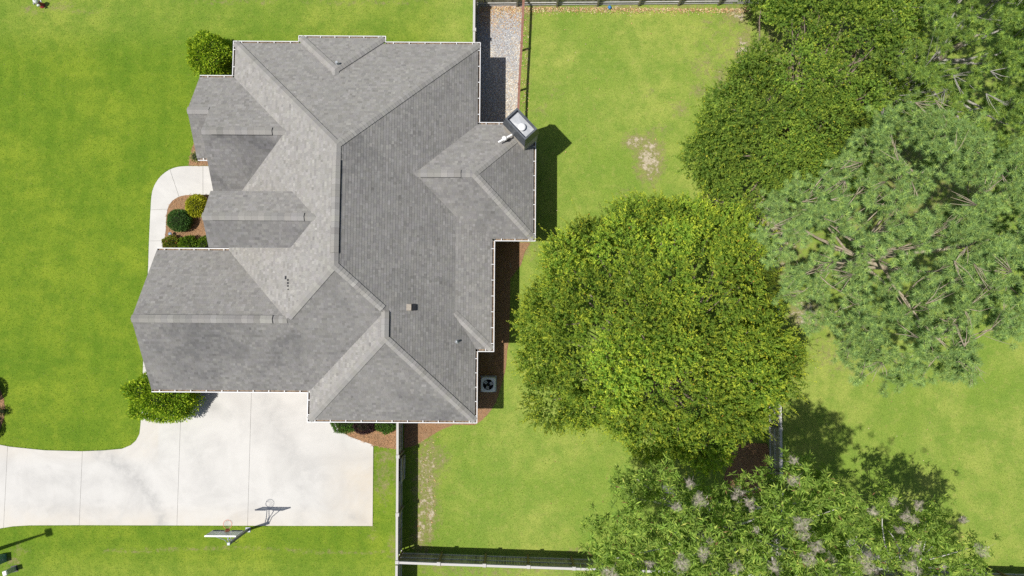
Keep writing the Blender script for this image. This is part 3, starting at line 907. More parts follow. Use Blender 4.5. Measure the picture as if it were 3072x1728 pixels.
for gi, (a, b) in enumerate(EAVES):
    a, b = np.array(a), np.array(b); L = np.linalg.norm(b - a); dv = (b - a) / L
    out = np.array([dv[1], -dv[0]])
    zt = Z0 + .055 + .0015 * (gi % 5)

    def G(s, o_, z_): q = a + dv * s + out * o_; return (q[0], q[1], zt + z_)
    g_ = MB()

    def strip(o0, o1, z0_, z1_, s0=-.0, s1=None, mi=0):
        s1 = L if s1 is None else s1
        V = [G(s, o_, z_) for s in (s0, s1) for o_, z_ in ((o0, z0_), (o1, z0_), (o1, z1_), (o0, z1_))]
        g_.add(V, [(3, 2, 1, 0), (4, 5, 6, 7), (0, 1, 5, 4), (1, 2, 6, 5), (2, 3, 7, 6), (3, 0, 4, 7)], mi)
    strip(-.003, .012, -.11, -.002)                 # front
    strip(-.026, .018, -.0025, .010)                # lip
    strip(-.130, .0, -.116, -.104, mi=1)            # floor with litter
    strip(-.142, -.131, -.115, -.012)               # back
    strip(-.128, -.004, -.102, -.004, .003, .010); strip(-.128, -.004, -.102, -.004, L - .010, L - .003)
    gob = g_.build('gutter', [M['gutter'], M['gutter_dirt']], house)
    k = max(1, int(round(L / .83)))
    for i in range(k):
        s = (i + .5) * L / k
        h = MB(); V = [G(s + ds, o_, z_) for ds in (-.02, .02) for o_, z_ in ((-.165, .018), (-.0, .0), (-.0, .0135), (-.165, .032))]
        h.add(V, [(3, 2, 1, 0), (4, 5, 6, 7), (0, 1, 5, 4), (1, 2, 6, 5), (2, 3, 7, 6), (3, 0, 4, 7)])
        h.build('gutter_hanger', M['gutter'], gob)

# chimney set across the family room corner
CC = np.array([.415, 10.72]); uA = np.array([-.686, .728]); uB = np.array([.728, .686])


def crect(hl, hw, z):
    return [(CC[0] + uA[0] * i * hl + uB[0] * j * hw, CC[1] + uA[1] * i * hl + uB[1] * j * hw, z) for i, j in ((-1, -1), (-1, 1), (1, 1), (1, -1))]


def frustum(mb, r0, r1, mi=0, caps_=True):
    Fs = [(0, 1, 5, 4), (1, 2, 6, 5), (2, 3, 7, 6), (3, 0, 4, 7)]
    if caps_: Fs += [(3, 2, 1, 0), (4, 5, 6, 7)]
    return mb.add(list(r0) + list(r1), Fs, mi)


chim = frustum(MB(), crect(.76, .45, 0), crect(.76, .45, 4.72)).build('chimney', M['siding'], house)
z = 2.9
while z < 4.66:
    frustum(MB(), crect(.795, .485, z), crect(.772, .462, z + .19)).build('siding_board', M['siding'], chim)
    z += .185
sh = MB()
frustum(sh, crect(.84, .53, 4.68), crect(.75, .42, 5.55), 0, False)
frustum(sh, crect(.75, .42, 5.55), crect(.66, .345, 5.552), 0, False)
frustum(sh, crect(.66, .345, 5.552), crect(.67, .355, 5.22), 0, False)
sh.add(crect(.84, .53, 4.68), [(3, 2, 1, 0)])
sh.build('shroud', M['shroud'], chim)
pan = MB(); r0, r1 = crect(.665, .35, 5.26), None
rc = crect(.08, .06, 5.33)
frustum(pan, r0, rc); pan.build('pan', M['galv'], chim)
MB().lathe([(.12, 0), (.12, .12), (.20, .13), (.205, .17), (.19, .20), (.10, .235), (.02, .245)], (.45, 10.58, 5.30), 24).build('flue_cap', M['white_metal'], chim)

# aerial bolted to the chimney
k_ = .16565
pa, pb, pd = at(1450 + 270 * k_, 280 + 885 * k_, 4.55), at(1450 + 520 * k_, 280 + 745 * k_, 4.55), at(1450 + 380 * k_, 280 + 815 * k_, 4.6)
ant = empty('roof_aerial', (pd[0], pd[1], 4.0), 'white roof aerial with round hub fixed beside the chimney', 'aerial')
ad = MB(); ad.beam(pa, pb, .085, .05)
ad.build('reflector_bar', M['white_plastic'], ant, bevel=.01)
MB().lathe([(.06, -.05), (.125, -.03), (.125, .03), (.09, .055), (.02, .06)], pd, 20).build('hub', M['white_plastic'], ant)
MB().tube([(pd[0], pd[1], 4.57), (pd[0] + .05, pd[1] - .03, 4.1), (pd[0] + .28, pd[1] + .12, 3.98)], .022, 8).build('mast', M['black'], ant)
MB().beam((pd[0] + .02, pd[1] + .05, 4.42), (pd[0] + .30, pd[1] + .22, 4.35), .04, .04).build('bracket', M['black'], ant)


# ------------------------------------------------------------------ fences
def fence(name, a, b, posts, label, face=1, h=1.93, pick=True, cap=True, n_rail=3, skip=None, mossy=False):
    """picket fence from a to b; rails and posts stand on the side `face` (+1 = left of a->b)"""
    a, b = np.array(a, float), np.array(b, float); L = np.linalg.norm(b - a); dv = (b - a) / L; nv = np.array([-dv[1], dv[0]]) * face
    root = empty(name, (a[0], a[1], 0), label, 'fence')
    rz = math.atan2(dv[1], dv[0])
    pos = lambda s, o: a + dv * s + nv * o
    s = .08
    while s < L - .05:
        if not (skip and skip[0] - .02 < s < skip[1]):
            c = pos(s, random.uniform(-.004, .004)); hh = h + random.uniform(-.015, .012)
            sh = random.gauss(1, .16)
            m_ = MB(); m_.box((c[0], c[1], hh / 2 + .02), (.1425, .018, hh - .04), rz + random.uniform(-.012, .012)); m_.c = [(sh, sh * random.uniform(.96, 1.03), sh * .98)] * 8
            m_.build('picket', M['wood'], root, color=True)
        s += .1475
    for rz_ in ([.28, 1.02, 1.72] if n_rail == 3 else [.10, .35, 1.72]):
        m_ = MB()
        for s0, s1 in ([(0.02, L - .02)] if not skip else [(0.02, skip[0] - .06), (skip[1] + .06, L - .02)]):
            p, q = pos(s0, .032), pos(s1, .032); m_.beam((p[0], p[1], rz_), (q[0], q[1], rz_), .04, .088)
        m_.build('rail', M['rail_dark'], root)
    for s in posts:
        p = pos(s, .085)
        po = MB().box((p[0], p[1], (h + .04) / 2), (.095, .095, h + .04), rz).build('post', M['post_mossy'] if mossy else M['wood'], root)
        if not mossy:
            at_ = po.data.attributes.new('Col', 'FLOAT_COLOR', 'POINT'); at_.data.foreach_set('color', np.full(len(po.data.vertices) * 4, .85, np.float32))
        if cap:
            p = pos(s, .055); MB().box((p[0], p[1], h + .105), (.205, .205, .06), rz, taper=.86).build('post_cap', M['cap'], po)
    if cap:
        e = [0] + sorted(posts) + [L]
        for s0, s1 in zip(e[:-1], e[1:]):
            if s1 - s0 < .3: continue
            p, q = pos(s0 + (.10 if s0 in posts else 0), .03 + random.uniform(-.006, .006)), pos(s1 - (.10 if s1 in posts else 0), .03 + random.uniform(-.006, .006))
            MB().beam((p[0], p[1], h + .052), (q[0], q[1], h + .052), .125, .036).build('cap_board', M['cap'], root)
    return root


def fs(x): return -12.30 - .028 * (x + 6.15)


fence('wooden_fence', (-6.22, -4.28), (-6.14, -12.20), [2.36, 5.45], 'weathered grey privacy fence with gate running from the house beside the drive', face=1)
fence('wooden_fence', (-6.14, -12.42), (-6.12, -17.0), [1.9], 'short grey fence run leaving the corner post toward the bottom edge', face=1)
fence('wooden_fence', (-6.12, fs(-6.12)), (31.0, fs(31.0)), [.03, 2.27, 4.73, 7.1, 9.55, 12.0, 14.4, 16.8, 19.2, 21.6, 24.0, 26.4, 28.8, 31.2, 33.6, 36.0], 'long grey privacy fence across the bottom with mossy posts, partly under the silk webbed tree', face=1, mossy=True)
fence('wooden_fence', (14.72, fs(14.7) + .15), (14.70, 2.0), [.5, 2.9, 5.3, 7.7, 10.1, 12.5], 'grey fence run mostly hidden beneath the big round tree at the right', face=1)
fence('wooden_fence', (15.5, 19.72), (-2.2, 19.46), [3.4, 5.75, 8.1, 10.55, 12.95, 15.3], 'long grey board fence along the top edge behind the back lawn', face=1, n_rail=4)
fence('wooden_fence', (-2.27, 19.40), (-2.25, 15.85), [.35, 2.27], 'short grey fence run between top fence and house roof beside the gravel', face=1)

# gate leaf in the drive-side fence
gt = empty('fence_gate', (-6.2, -6.75, 0), 'closed wooden gate with diagonal brace in the fence by the drive', 'gate')
gx = -6.19
for k in range(10):
    y = -6.86 - .136 * k
    sh = random.gauss(.95, .14)
    m_ = MB(); m_.box((gx + .16, y, .93), (.018, .128, 1.72)); m_.c = [(sh, sh, sh)] * 8
    m_.build('picket', M['wood'], gt, color=True)
for z in (.32, 1.6):
    MB().beam((gx + .195, -6.80, z), (gx + .195, -8.15, z), .038, .088).build('rail', M['rail_dark'], gt)
MB().beam((gx + .196, -6.85, .40), (gx + .196, -8.10, 1.52), .038, .088).build('brace', M['rail_dark'], gt)
MB().tube([(gx + .23, -6.84, 1.15), (gx + .27, -6.84, 1.1), (gx + .23, -6.84, 1.05)], .01, 6).build('latch', M['black'], gt)

# low red rail fence between gravel and lawn
rf = empty('rail_fence', at(1565, 128), 'low rust red rail fence between gravel yard and back lawn', 'fence')
RP = [at(1572, -30, 1.2), at(1565, 128, 1.2), at(1558, 252, 1.2), at(1554.5, 345, 1.2)]
for a, b in zip(RP[:-1], RP[1:]):
    MB().beam(a, b, .135, .04).build('top_rail', M['red_rail'], rf)
for i, p in enumerate(RP):
    po = MB().box((p[0] - .01, p[1], .62), (.10, .10, 1.24)).build('post', M['red_rail'], rf)
    MB().box((p[0] - .01, p[1], 1.252), (.165, .12, .025), taper=.9).build('post_cap', M['red_rail'], po)
for zz in (.15, .3, .45, .6, .75, .9, 1.05):
    w_ = MB()
    for a, b in zip(RP[:-1], RP[1:]): w_.tube([(a[0] + .05, a[1], zz), (b[0] + .05, b[1], zz)], .0022, 4, cap=False)
    w_.build('wire', M['wire'], rf)


# ------------------------------------------------------------------ vegetation tools
def unit(v): return v / (np.linalg.norm(v, axis=-1, keepdims=True) + 1e-9)


def leaves(base, axis, nrm, L, W, col, fold=.18, shape=.45):
    """one folded diamond per leaf -> V, F, C"""
    n = len(base)
    s = unit(np.cross(axis, nrm)); nn = unit(np.cross(s, axis))
    L = np.asarray(L).reshape(-1, 1) * np.ones((n, 1)); W = np.asarray(W).reshape(-1, 1) * np.ones((n, 1))
    V = np.empty((n, 4, 3))
    V[:, 0] = base
    V[:, 1] = base + axis * L * shape + s * W / 2 + nn * W * fold
    V[:, 2] = base + axis * L
    V[:, 3] = base + axis * L * shape - s * W / 2 + nn * W * fold
    return V.reshape(-1, 3), np.arange(4 * n).reshape(-1, 4), np.repeat(col, 4, 0)


def rand_unit(n, rng=RNG):
    return unit(rng.normal(size=(n, 3)))


def poisson(poly, r, n_try, inset=0.0, rng=RNG):
    q = np.array(poly); lo, hi = q.min(0), q.max(0)
    P = lo + rng.random((n_try, 2)) * (hi - lo)
    P = P[edge_dist(P, poly) > inset]
    keep = []
    for p in P:
        if all((p[0] - k[0]) ** 2 + (p[1] - k[1]) ** 2 > r * r for k in keep): keep.append(p)
    return np.array(keep)


def palette(n, base, jit, accents=(), rng=RNG):
    c = np.array(base) * (1 + jit * rng.normal(size=(n, 1))) * (1 + .06 * rng.normal(size=(n, 3)))
    for col, prob in accents:
        k = rng.random(n) < prob; c[k] = np.array(col) * (1 + .15 * rng.normal(size=(k.sum(), 1)))
    return np.clip(c, .004, .9)


def limbs(mb, base, tips, rad, rng=RNG, n=6, sag=.15):
    """trunk-to-tip limbs as bent tapered tubes"""
    for tpt, r in zip(tips, rad):
        b, e = np.array(base(tpt)), np.array(tpt)
        k = 5; pts = []
        bend = rng.normal(size=3) * np.linalg.norm(e - b) * .06
        for i in range(k):
            f = i / (k - 1); p = b + (e - b) * f + bend * math.sin(math.pi * f); p[2] += sag * math.sin(math.pi * f) * np.linalg.norm(e - b) * .4
            pts.append(p)
        mb.tube(pts, [r * (1 - .8 * i / (k - 1)) for i in range(k)], n)


def broadleaf(name, outline_px, z_edge, z_top, base_xy, label, leaf_L, leaf_W, base_col, tip_col, accents, sprigs=130, per=13, spacing=1.22, seed=1, bark='bark', lobe_r=(.8, 1.4), droop=.0, hole=.09):
    rng = np.random.default_rng(seed)
    poly = PX(*outline_px, z=z_edge)
    root = empty(name, (base_xy[0], base_xy[1], 0), label, 'tree')
    C2 = poisson(poly, spacing, 2600, .35, rng)
    C2 = C2[rng.random(len(C2)) > hole]
    D = edge_dist(C2, poly); R = D.max()
    f = np.clip(D / (R * .95), 0, 1)
    dome = np.sqrt(1 - (1 - f) ** 2)
    zc = z_edge - .6 + (z_top - z_edge + .2) * dome + rng.normal(size=len(C2)) * .58
    lr = lobe_r[0] + (lobe_r[1] - lobe_r[0]) * rng.random(len(C2))
    ctr = np.c_[C2, zc - lr * .5]
    # lower skirt of foliage round the edge
    sk = D < 1.3
    ctr = np.r_[ctr, np.c_[C2[sk] * .985 + np.array(base_xy) * .015, zc[sk] - 1.2 - .6 * rng.random(sk.sum())]]
    lr = np.r_[lr, lr[sk] * .9]
    # sprigs on the lobes' shells, leaves along each sprig
    k = sprigs
    dirs = rand_unit(len(ctr) * k, rng); dirs[:, 2] = dirs[:, 2] * .8 + .22; dirs = unit(dirs)
    rr = np.repeat(lr, k) * (.55 + .5 * rng.random(len(ctr) * k) ** .6)
    sp = np.repeat(ctr, k, 0) + dirs * rr[:, None] * np.array([1.05, 1.05, .72])
    sd_ = unit(dirs + .55 * rng.normal(size=dirs.shape) + np.array([0, 0, .25 - droop]))
    tone = np.repeat(1 + .20 * rng.normal(size=len(ctr)), k) * (1 + .10 * rng.normal(size=len(sp)))
    n = len(sp) * per
    tpos = np.tile(np.linspace(0, 1, per), len(sp))[:, None]
    slen = np.repeat(.26 + .36 * rng.random(len(sp)) ** 1.5, per)[:, None]
    sdir = np.repeat(sd_, per, 0)
    base = np.repeat(sp, per, 0) + sdir * tpos * slen
    ax = unit(sdir * .55 + rand_unit(n, rng) * .85)
    nr = unit(np.array([-.15, -.05, 1.0]) + .5 * rng.normal(size=(n, 3)))
    mixf = (tpos ** 1.3) * np.repeat(rng.random((len(sp), 1)) ** 1.2, per, 0)
    col = np.array(base_col) * (1 - mixf) + np.array(tip_col) * mixf
    col = col * np.repeat(tone, per)[:, None] * (1 + .09 * rng.normal(size=(n, 1)))
    for cc, pr in accents:
        kk = rng.random(n) < pr; col[kk] = np.array(cc) * (1 + .2 * rng.normal(size=(kk.sum(), 1)))
    col = np.clip(col, .006, .8)
    V, F_, Cc = leaves(base, ax, nr, leaf_L * (.7 + .5 * rng.random(n)), leaf_W * (.7 + .5 * rng.random(n)), col)
    # long loose shoots reaching past the outline and above the dome
    edge = np.where(D < 1.9)[0]; ei = np.r_[rng.choice(edge, len(edge) * 7), rng.integers(0, len(C2), len(C2) * 5)]
    oc = C2[ei] - np.array(C2).mean(0); od = unit(np.c_[oc, np.zeros(len(ei))]) * (D[ei] < 1.9)[:, None] + rand_unit(len(ei), rng) * .55; od[:, 2] = np.abs(od[:, 2]) * .7 + np.where(D[ei] < 1.9, .05, .7); od = unit(od)
    s0 = np.c_[C2[ei], zc[ei] - .25] + od * .45 + rng.normal(size=od.shape) * np.array([.35, .35, .2]); sl_ = .5 + .75 * rng.random(len(ei)); pp = 26
    tq = np.tile(np.linspace(0, 1, pp), len(ei))[:, None]; m2 = len(ei) * pp
    b2 = np.repeat(s0, pp, 0) + np.repeat(od * sl_[:, None], pp, 0) * tq + np.array([0, 0, -.18]) * tq ** 2
    a2 = unit(np.repeat(od, pp, 0) * .6 + rand_unit(m2, rng) * .9); n2 = unit(np.array([0, 0, 1.0]) + .6 * rng.normal(size=(m2, 3)))
    c2 = (np.array(base_col) * (1 - tq) + np.array(tip_col) * tq) * (1 + .18 * rng.normal(size=(m2, 1)))
    V2, F2, C2_ = leaves(b2, a2, n2, leaf_L * .8 * (.6 + .5 * rng.random(m2)), leaf_W * .8 * (.6 + .5 * rng.random(m2)), np.clip(c2, .006, .8))
    F_ = np.r_[F_, F2 + len(V)]; V = np.r_[V, V2]; Cc = np.r_[Cc, C2_]
    link('crown', np_mesh('crown', V, F_, Cc), M['leaf'], root)
    tr = MB(); hb = z_edge * .55
    tr.tube([(base_xy[0], base_xy[1], -.1), (base_xy[0], base_xy[1], .25), (base_xy[0] + .1, base_xy[1], hb * .6), (base_xy[0], base_xy[1] + .1, hb)], [.42, .30, .25, .22], 10)
    tr.build('trunk', M[bark], root)
    lm = MB(); sel = rng.choice(len(C2), min(len(C2), 60), replace=False)
    limbs(lm, lambda tp: (base_xy[0], base_xy[1] + .05, hb - .1 + rng.random() * .8), [ctr[i] for i in sel], [.07 + .05 * rng.random() for _ in sel], rng)
    lm.build('limbs', M[bark], root)
    return root


def shrub(name, c, rx, ry, h, label, cat, col, tip, leafL, leafW, n, seed, accents=(), boxy=2.2, group=None, mat='shrub_leaf', jit=.2, ragged=.10):
    rng = np.random.default_rng(seed)
    root = empty(name, (c[0], c[1], 0), label, cat, group)
    d = rand_unit(n, rng); low = (d[:, 2] < 0) & (rng.random(n) < .45); d[low, 2] *= -1; d = unit(d)
    p = boxy
    k = (np.abs(d) ** p).sum(1) ** (-1 / p)
    lump = 1 + ragged * (np.sin(d[:, 0] * 5 + seed) * np.cos(d[:, 1] * 6 + seed * 2) + .6 * np.sin(d[:, 2] * 7 + d[:, 0] * 4))
    rad = k * lump * (.80 + .22 * rng.random(n) ** .7)
    pos = d * rad[:, None] * np.array([rx, ry, h * .52]) + np.array([c[0], c[1], h * .48])
    pos[:, 2] = np.maximum(pos[:, 2], .03)
    ax = unit(d * .8 + rand_unit(n, rng) * .75 + np.array([0, 0, .25]))
    nr = unit(d + .7 * rng.normal(size=(n, 3)) + np.array([0, 0, .4]))
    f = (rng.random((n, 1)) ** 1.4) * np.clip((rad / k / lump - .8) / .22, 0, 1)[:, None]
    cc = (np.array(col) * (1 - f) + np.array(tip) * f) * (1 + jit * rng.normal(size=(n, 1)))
    for a, pr in accents:
        kk = rng.random(n) < pr; cc[kk] = np.array(a) * (1 + .15 * rng.normal(size=(kk.sum(), 1)))
    V, F_, C_ = leaves(pos, ax, nr, leafL * (.7 + .6 * rng.random(n)), leafW * (.7 + .6 * rng.random(n)), np.clip(cc, .004, .8))
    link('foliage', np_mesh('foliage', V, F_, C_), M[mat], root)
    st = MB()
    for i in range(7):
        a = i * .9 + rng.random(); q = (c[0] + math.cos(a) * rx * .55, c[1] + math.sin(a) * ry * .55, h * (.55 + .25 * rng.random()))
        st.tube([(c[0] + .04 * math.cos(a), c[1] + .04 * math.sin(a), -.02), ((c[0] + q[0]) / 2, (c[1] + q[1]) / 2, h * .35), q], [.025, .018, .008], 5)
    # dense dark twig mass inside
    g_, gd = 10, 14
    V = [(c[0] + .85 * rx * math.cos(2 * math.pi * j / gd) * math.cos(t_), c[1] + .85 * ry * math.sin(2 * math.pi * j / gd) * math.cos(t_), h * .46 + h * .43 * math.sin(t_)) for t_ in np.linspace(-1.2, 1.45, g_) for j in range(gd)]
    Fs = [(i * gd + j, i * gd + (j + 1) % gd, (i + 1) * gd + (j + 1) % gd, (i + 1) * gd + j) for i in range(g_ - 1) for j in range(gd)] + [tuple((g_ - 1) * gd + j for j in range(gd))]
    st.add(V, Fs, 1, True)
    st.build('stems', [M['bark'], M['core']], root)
    return root


# ------------------------------------------------------------------ trees
T1 = [(1590, 960), (1605, 840), (1655, 765), (1715, 720), (1775, 680), (1900, 648), (2020, 628), (2120, 640), (2190, 672), (2240, 725), (2262, 800), (2288, 880), (2328, 965), (2355, 1090), (2335, 1180), (2290, 1220), (2240, 1262),
      (2180, 1300), (2130, 1345), (2070, 1378), (2000, 1362), (1900, 1335), (1830, 1300), (1760, 1296), (1690, 1258), (1625, 1200), (1600, 1140), (1580, 1060)]
broadleaf('shade_tree', T1, 4.0, 8.4, (8.2, -2.2), 'big round shade tree with yellow tipped leaves standing nearest the house', .115, .064, (.166, .278, .036), (.540, .590, .058),
          [((.56, .50, .04), .010), ((.50, .26, .05), .003)], sprigs=240, per=15, seed=5)
T2 = [(2265, -60), (2258, 60), (2285, 150), (2205, 235), (2150, 285), (2082, 390), (2075, 470), (2108, 505), (2120, 555), (2185, 600), (2260, 620), (2330, 590), (2480, 560), (2570, 500), (2660, 380), (2720, 260), (2700, 100), (2620, -90), (2420, -130)]
broadleaf('shade_tree', T2, 4.0, 7.6, (15.0, 10.8), 'dark green shade tree with fine leaves near the top, left of the pines', .118, .064, (.140, .240, .038), (.400, .490, .062),
          [((.50, .46, .05), .014)], sprigs=220, per=13, seed=12, hole=.03, spacing=1.12)


def needle_tufts(C_, up, rng, L, W, per, c_in, c_out, jit=.12):
    n = len(C_) * per
    d = rand_unit(n, rng)
    ax = unit(np.repeat(up, per, 0) * .75 + d)
    base = np.repeat(C_, per, 0) + np.repeat(up, per, 0) * (rng.random((n, 1)) - .5) * L * .7
    ll = L * (.7 + .45 * rng.random((n, 1)))
    s = unit(np.cross(ax, rand_unit(n, rng))) * W
    V = np.empty((n, 3, 3)); V[:, 0] = base - s; V[:, 1] = base + s; V[:, 2] = base + ax * ll + np.array([0, 0, -1]) * ll * .12
    tone = np.repeat(1 + jit * rng.normal(size=(len(C_), 1)), per, 0) * (1 + .12 * rng.normal(size=(n, 1)))
    C = np.empty((n, 3, 3)); C[:, 0] = C[:, 1] = np.array(c_in) * tone; C[:, 2] = np.array(c_out) * tone
    return V.reshape(-1, 3), np.arange(3 * n).reshape(-1, 3), np.clip(C.reshape(-1, 3), .01, .7)


def pine(name, outline_px, z_edge, z_top, base_xy, label, c_in, c_out, seed, spacing=.85, tuft=26, per=62, L=.23, layers=2, bare=40, bark='bark_pine', bias=1.0):
    rng = np.random.default_rng(seed)
    poly = PX(*outline_px, z=z_edge)
    root = empty(name, (base_xy[0], base_xy[1], 0), label, 'tree')
    P = poisson(poly, spacing, 3000, .3, rng)
    D = edge_dist(P, poly); R = D.max(); f = np.clip(D / R, 0, 1)
    z = z_edge + (z_top - z_edge) * (1 - (1 - f) ** 1.7) + rng.normal(size=len(P)) * .5 * bias
    tips = np.c_[P, z]
    P2 = poisson(poly, spacing * 1.2, 1500, -.15, rng)
    f2 = np.clip(edge_dist(P2, poly) / R, 0, 1)
    tips2 = np.c_[P2, z_edge - 1.4 + (z_top - z_edge) * .75 * (1 - (1 - f2) ** 1.7) + rng.normal(size=len(P2)) * .5]
    alltips = np.r_[tips, tips2]
    # main boughs leave the trunk; every shoot hangs on the nearest bough
    BW = []
    br = MB()
    for kb in range(17):
        a = 2.4 * kb + .3 * rng.normal(); fz = kb / 16
        tgt = alltips[np.argmax((alltips[:, 0] - base_xy[0]) * math.cos(a) + (alltips[:, 1] - base_xy[1]) * math.sin(a) - .6 * np.abs(alltips[:, 2] - (z_edge - .5 + (z_top - z_edge) * fz)))]
        e = np.array([base_xy[0], base_xy[1], 0]) + (tgt - np.array([base_xy[0], base_xy[1], 0])) * np.array([.86, .86, 1]); e[2] = tgt[2] - .35
        b = np.array([base_xy[0], base_xy[1], max(3.0, e[2] - .28 * math.hypot(e[0] - base_xy[0], e[1] - base_xy[1]) - .5)])
        L_ = np.linalg.norm(e - b); bend = rng.normal(size=3) * .05 * L_; bend[2] = -.05 * L_
        pts = [b + (e - b) * q + bend * math.sin(math.pi * q) + rng.normal(size=3) * .05 for q in np.linspace(0, 1, 9)]
        r0 = .03 + .011 * L_
        br.tube(pts, [r0 * (1 - .8 * q) for q in np.linspace(0, 1, 9)], 6)
        BW += pts[2:]
    BW = np.array(BW)
    CT, UP = [], []
    for tp in alltips:
        dd_ = np.linalg.norm(BW - (tp - np.array([0, 0, .5])), axis=1) + .6 * np.maximum(0, BW[:, 2] - tp[2] + .2)
        b = BW[np.argmin(dd_)]; L_ = np.linalg.norm(tp - b)
        pts = []; bend = rng.normal(size=3) * .06 * L_
        for i in range(6):
            q = i / 5; p = b + (tp - b) * q + bend * math.sin(math.pi * q); p[2] -= .10 * L_ * math.sin(math.pi * q); pts.append(p)
        r0 = .012 + .008 * L_
        br.tube(pts, [r0 * (1 - .8 * i / 5) for i in range(6)], 5)
        out = unit((tp - b)[None])[0]
        m_ = rng.poisson(tuft)
        off = rng.normal(size=(m_, 3)) * np.array([.27, .27, .15]) - out * (np.abs(rng.normal(size=(m_, 1))) * .22)
        cp = tp + off
        CT.append(cp); UP.append(unit(off * .9 + out * .35 + np.array([0, 0, .38])))
        for j in range(0, m_, 4):
            q0 = pts[4] if rng.random() < .5 else pts[3]
            br.tube([q0, (q0 + cp[j]) / 2 + rng.normal(size=3) * .04, cp[j]], [.012, .009, .005], 4)
    # bare, dead branches poking through
    for tp in tips[rng.choice(len(tips), min(bare, len(tips)), replace=False)]:
        st_ = tp + rng.normal(size=3) * np.array([.35, .35, .1]) + np.array([0, 0, .18])
        a0 = rng.random() * 6.28
        dd = MB()
        for j in range(rng.integers(3, 8)):
            a = a0 + rng.normal() * .4; l = .45 + .75 * rng.random()
            e = st_ + np.array([math.cos(a) * l, math.sin(a) * l, .10 + .25 * rng.random()])
            dd.tube([st_, (st_ + e) / 2 + rng.normal(size=3) * .04, e], [.019, .013, .005], 4)
        dd.build('dead_branch', M[bark], root)
    CT, UP = np.concatenate(CT), np.concatenate(UP)
    V, F_, C = needle_tufts(CT, UP, rng, L, .0140, per, c_in, c_out)
    link('crown', np_mesh('crown', V, F_, C), M['needle'], root)
    tr = MB(); tr.tube([(base_xy[0], base_xy[1], -.1), (base_xy[0], base_xy[1], .4), (base_xy[0] + .1, base_xy[1], z_edge * .6), (base_xy[0], base_xy[1] + .1, z_edge), (base_xy[0], base_xy[1], z_top - 1.0)], [.36, .27, .22, .17, .05], 10)
    tr.build('trunk', M['bark_pine'], root)
    br.build('limbs', M[bark], root)
    return root


PA = [(2290, 640), (2350, 570), (2440, 530), (2560, 450), (2575, 385), (2640, 340), (2740, 305), (2860, 335), (2960, 385), (3072, 425), (3170, 600), (3170, 900), (3080, 1030), (2990, 1050), (2900, 1150), (2830, 1140), (2760, 1165), (2680, 1165),
      (2610, 1120), (2530, 1010), (2470, 980), (2400, 900), (2350, 840), (2345, 770), (2290, 700)]
pine('pine_tree', PA, 10.2, 14.2, (16.2, 3.6), 'tall blue green pine with bare tan twigs at the right edge', (.430, .550, .150), (.140, .280, .105), 21, spacing=.86, tuft=22, per=80, bare=34, L=.25)
PB = [(2570, -140), (2650, 60), (2600, 150), (2565, 300), (2600, 380), (2700, 400), (2860, 420), (2960, 440), (3072, 500), (3230, 420), (3260, 0), (3100, -160)]
pine('pine_tree', PB, 6.6, 9.6, (21.8, 14.2), 'yellow green pine with grey dead branches in the top right corner', (.390, .500, .090), (.115, .245, .062), 23, spacing=.88, tuft=22, per=76, bare=18, L=.25, bark='bark_grey')


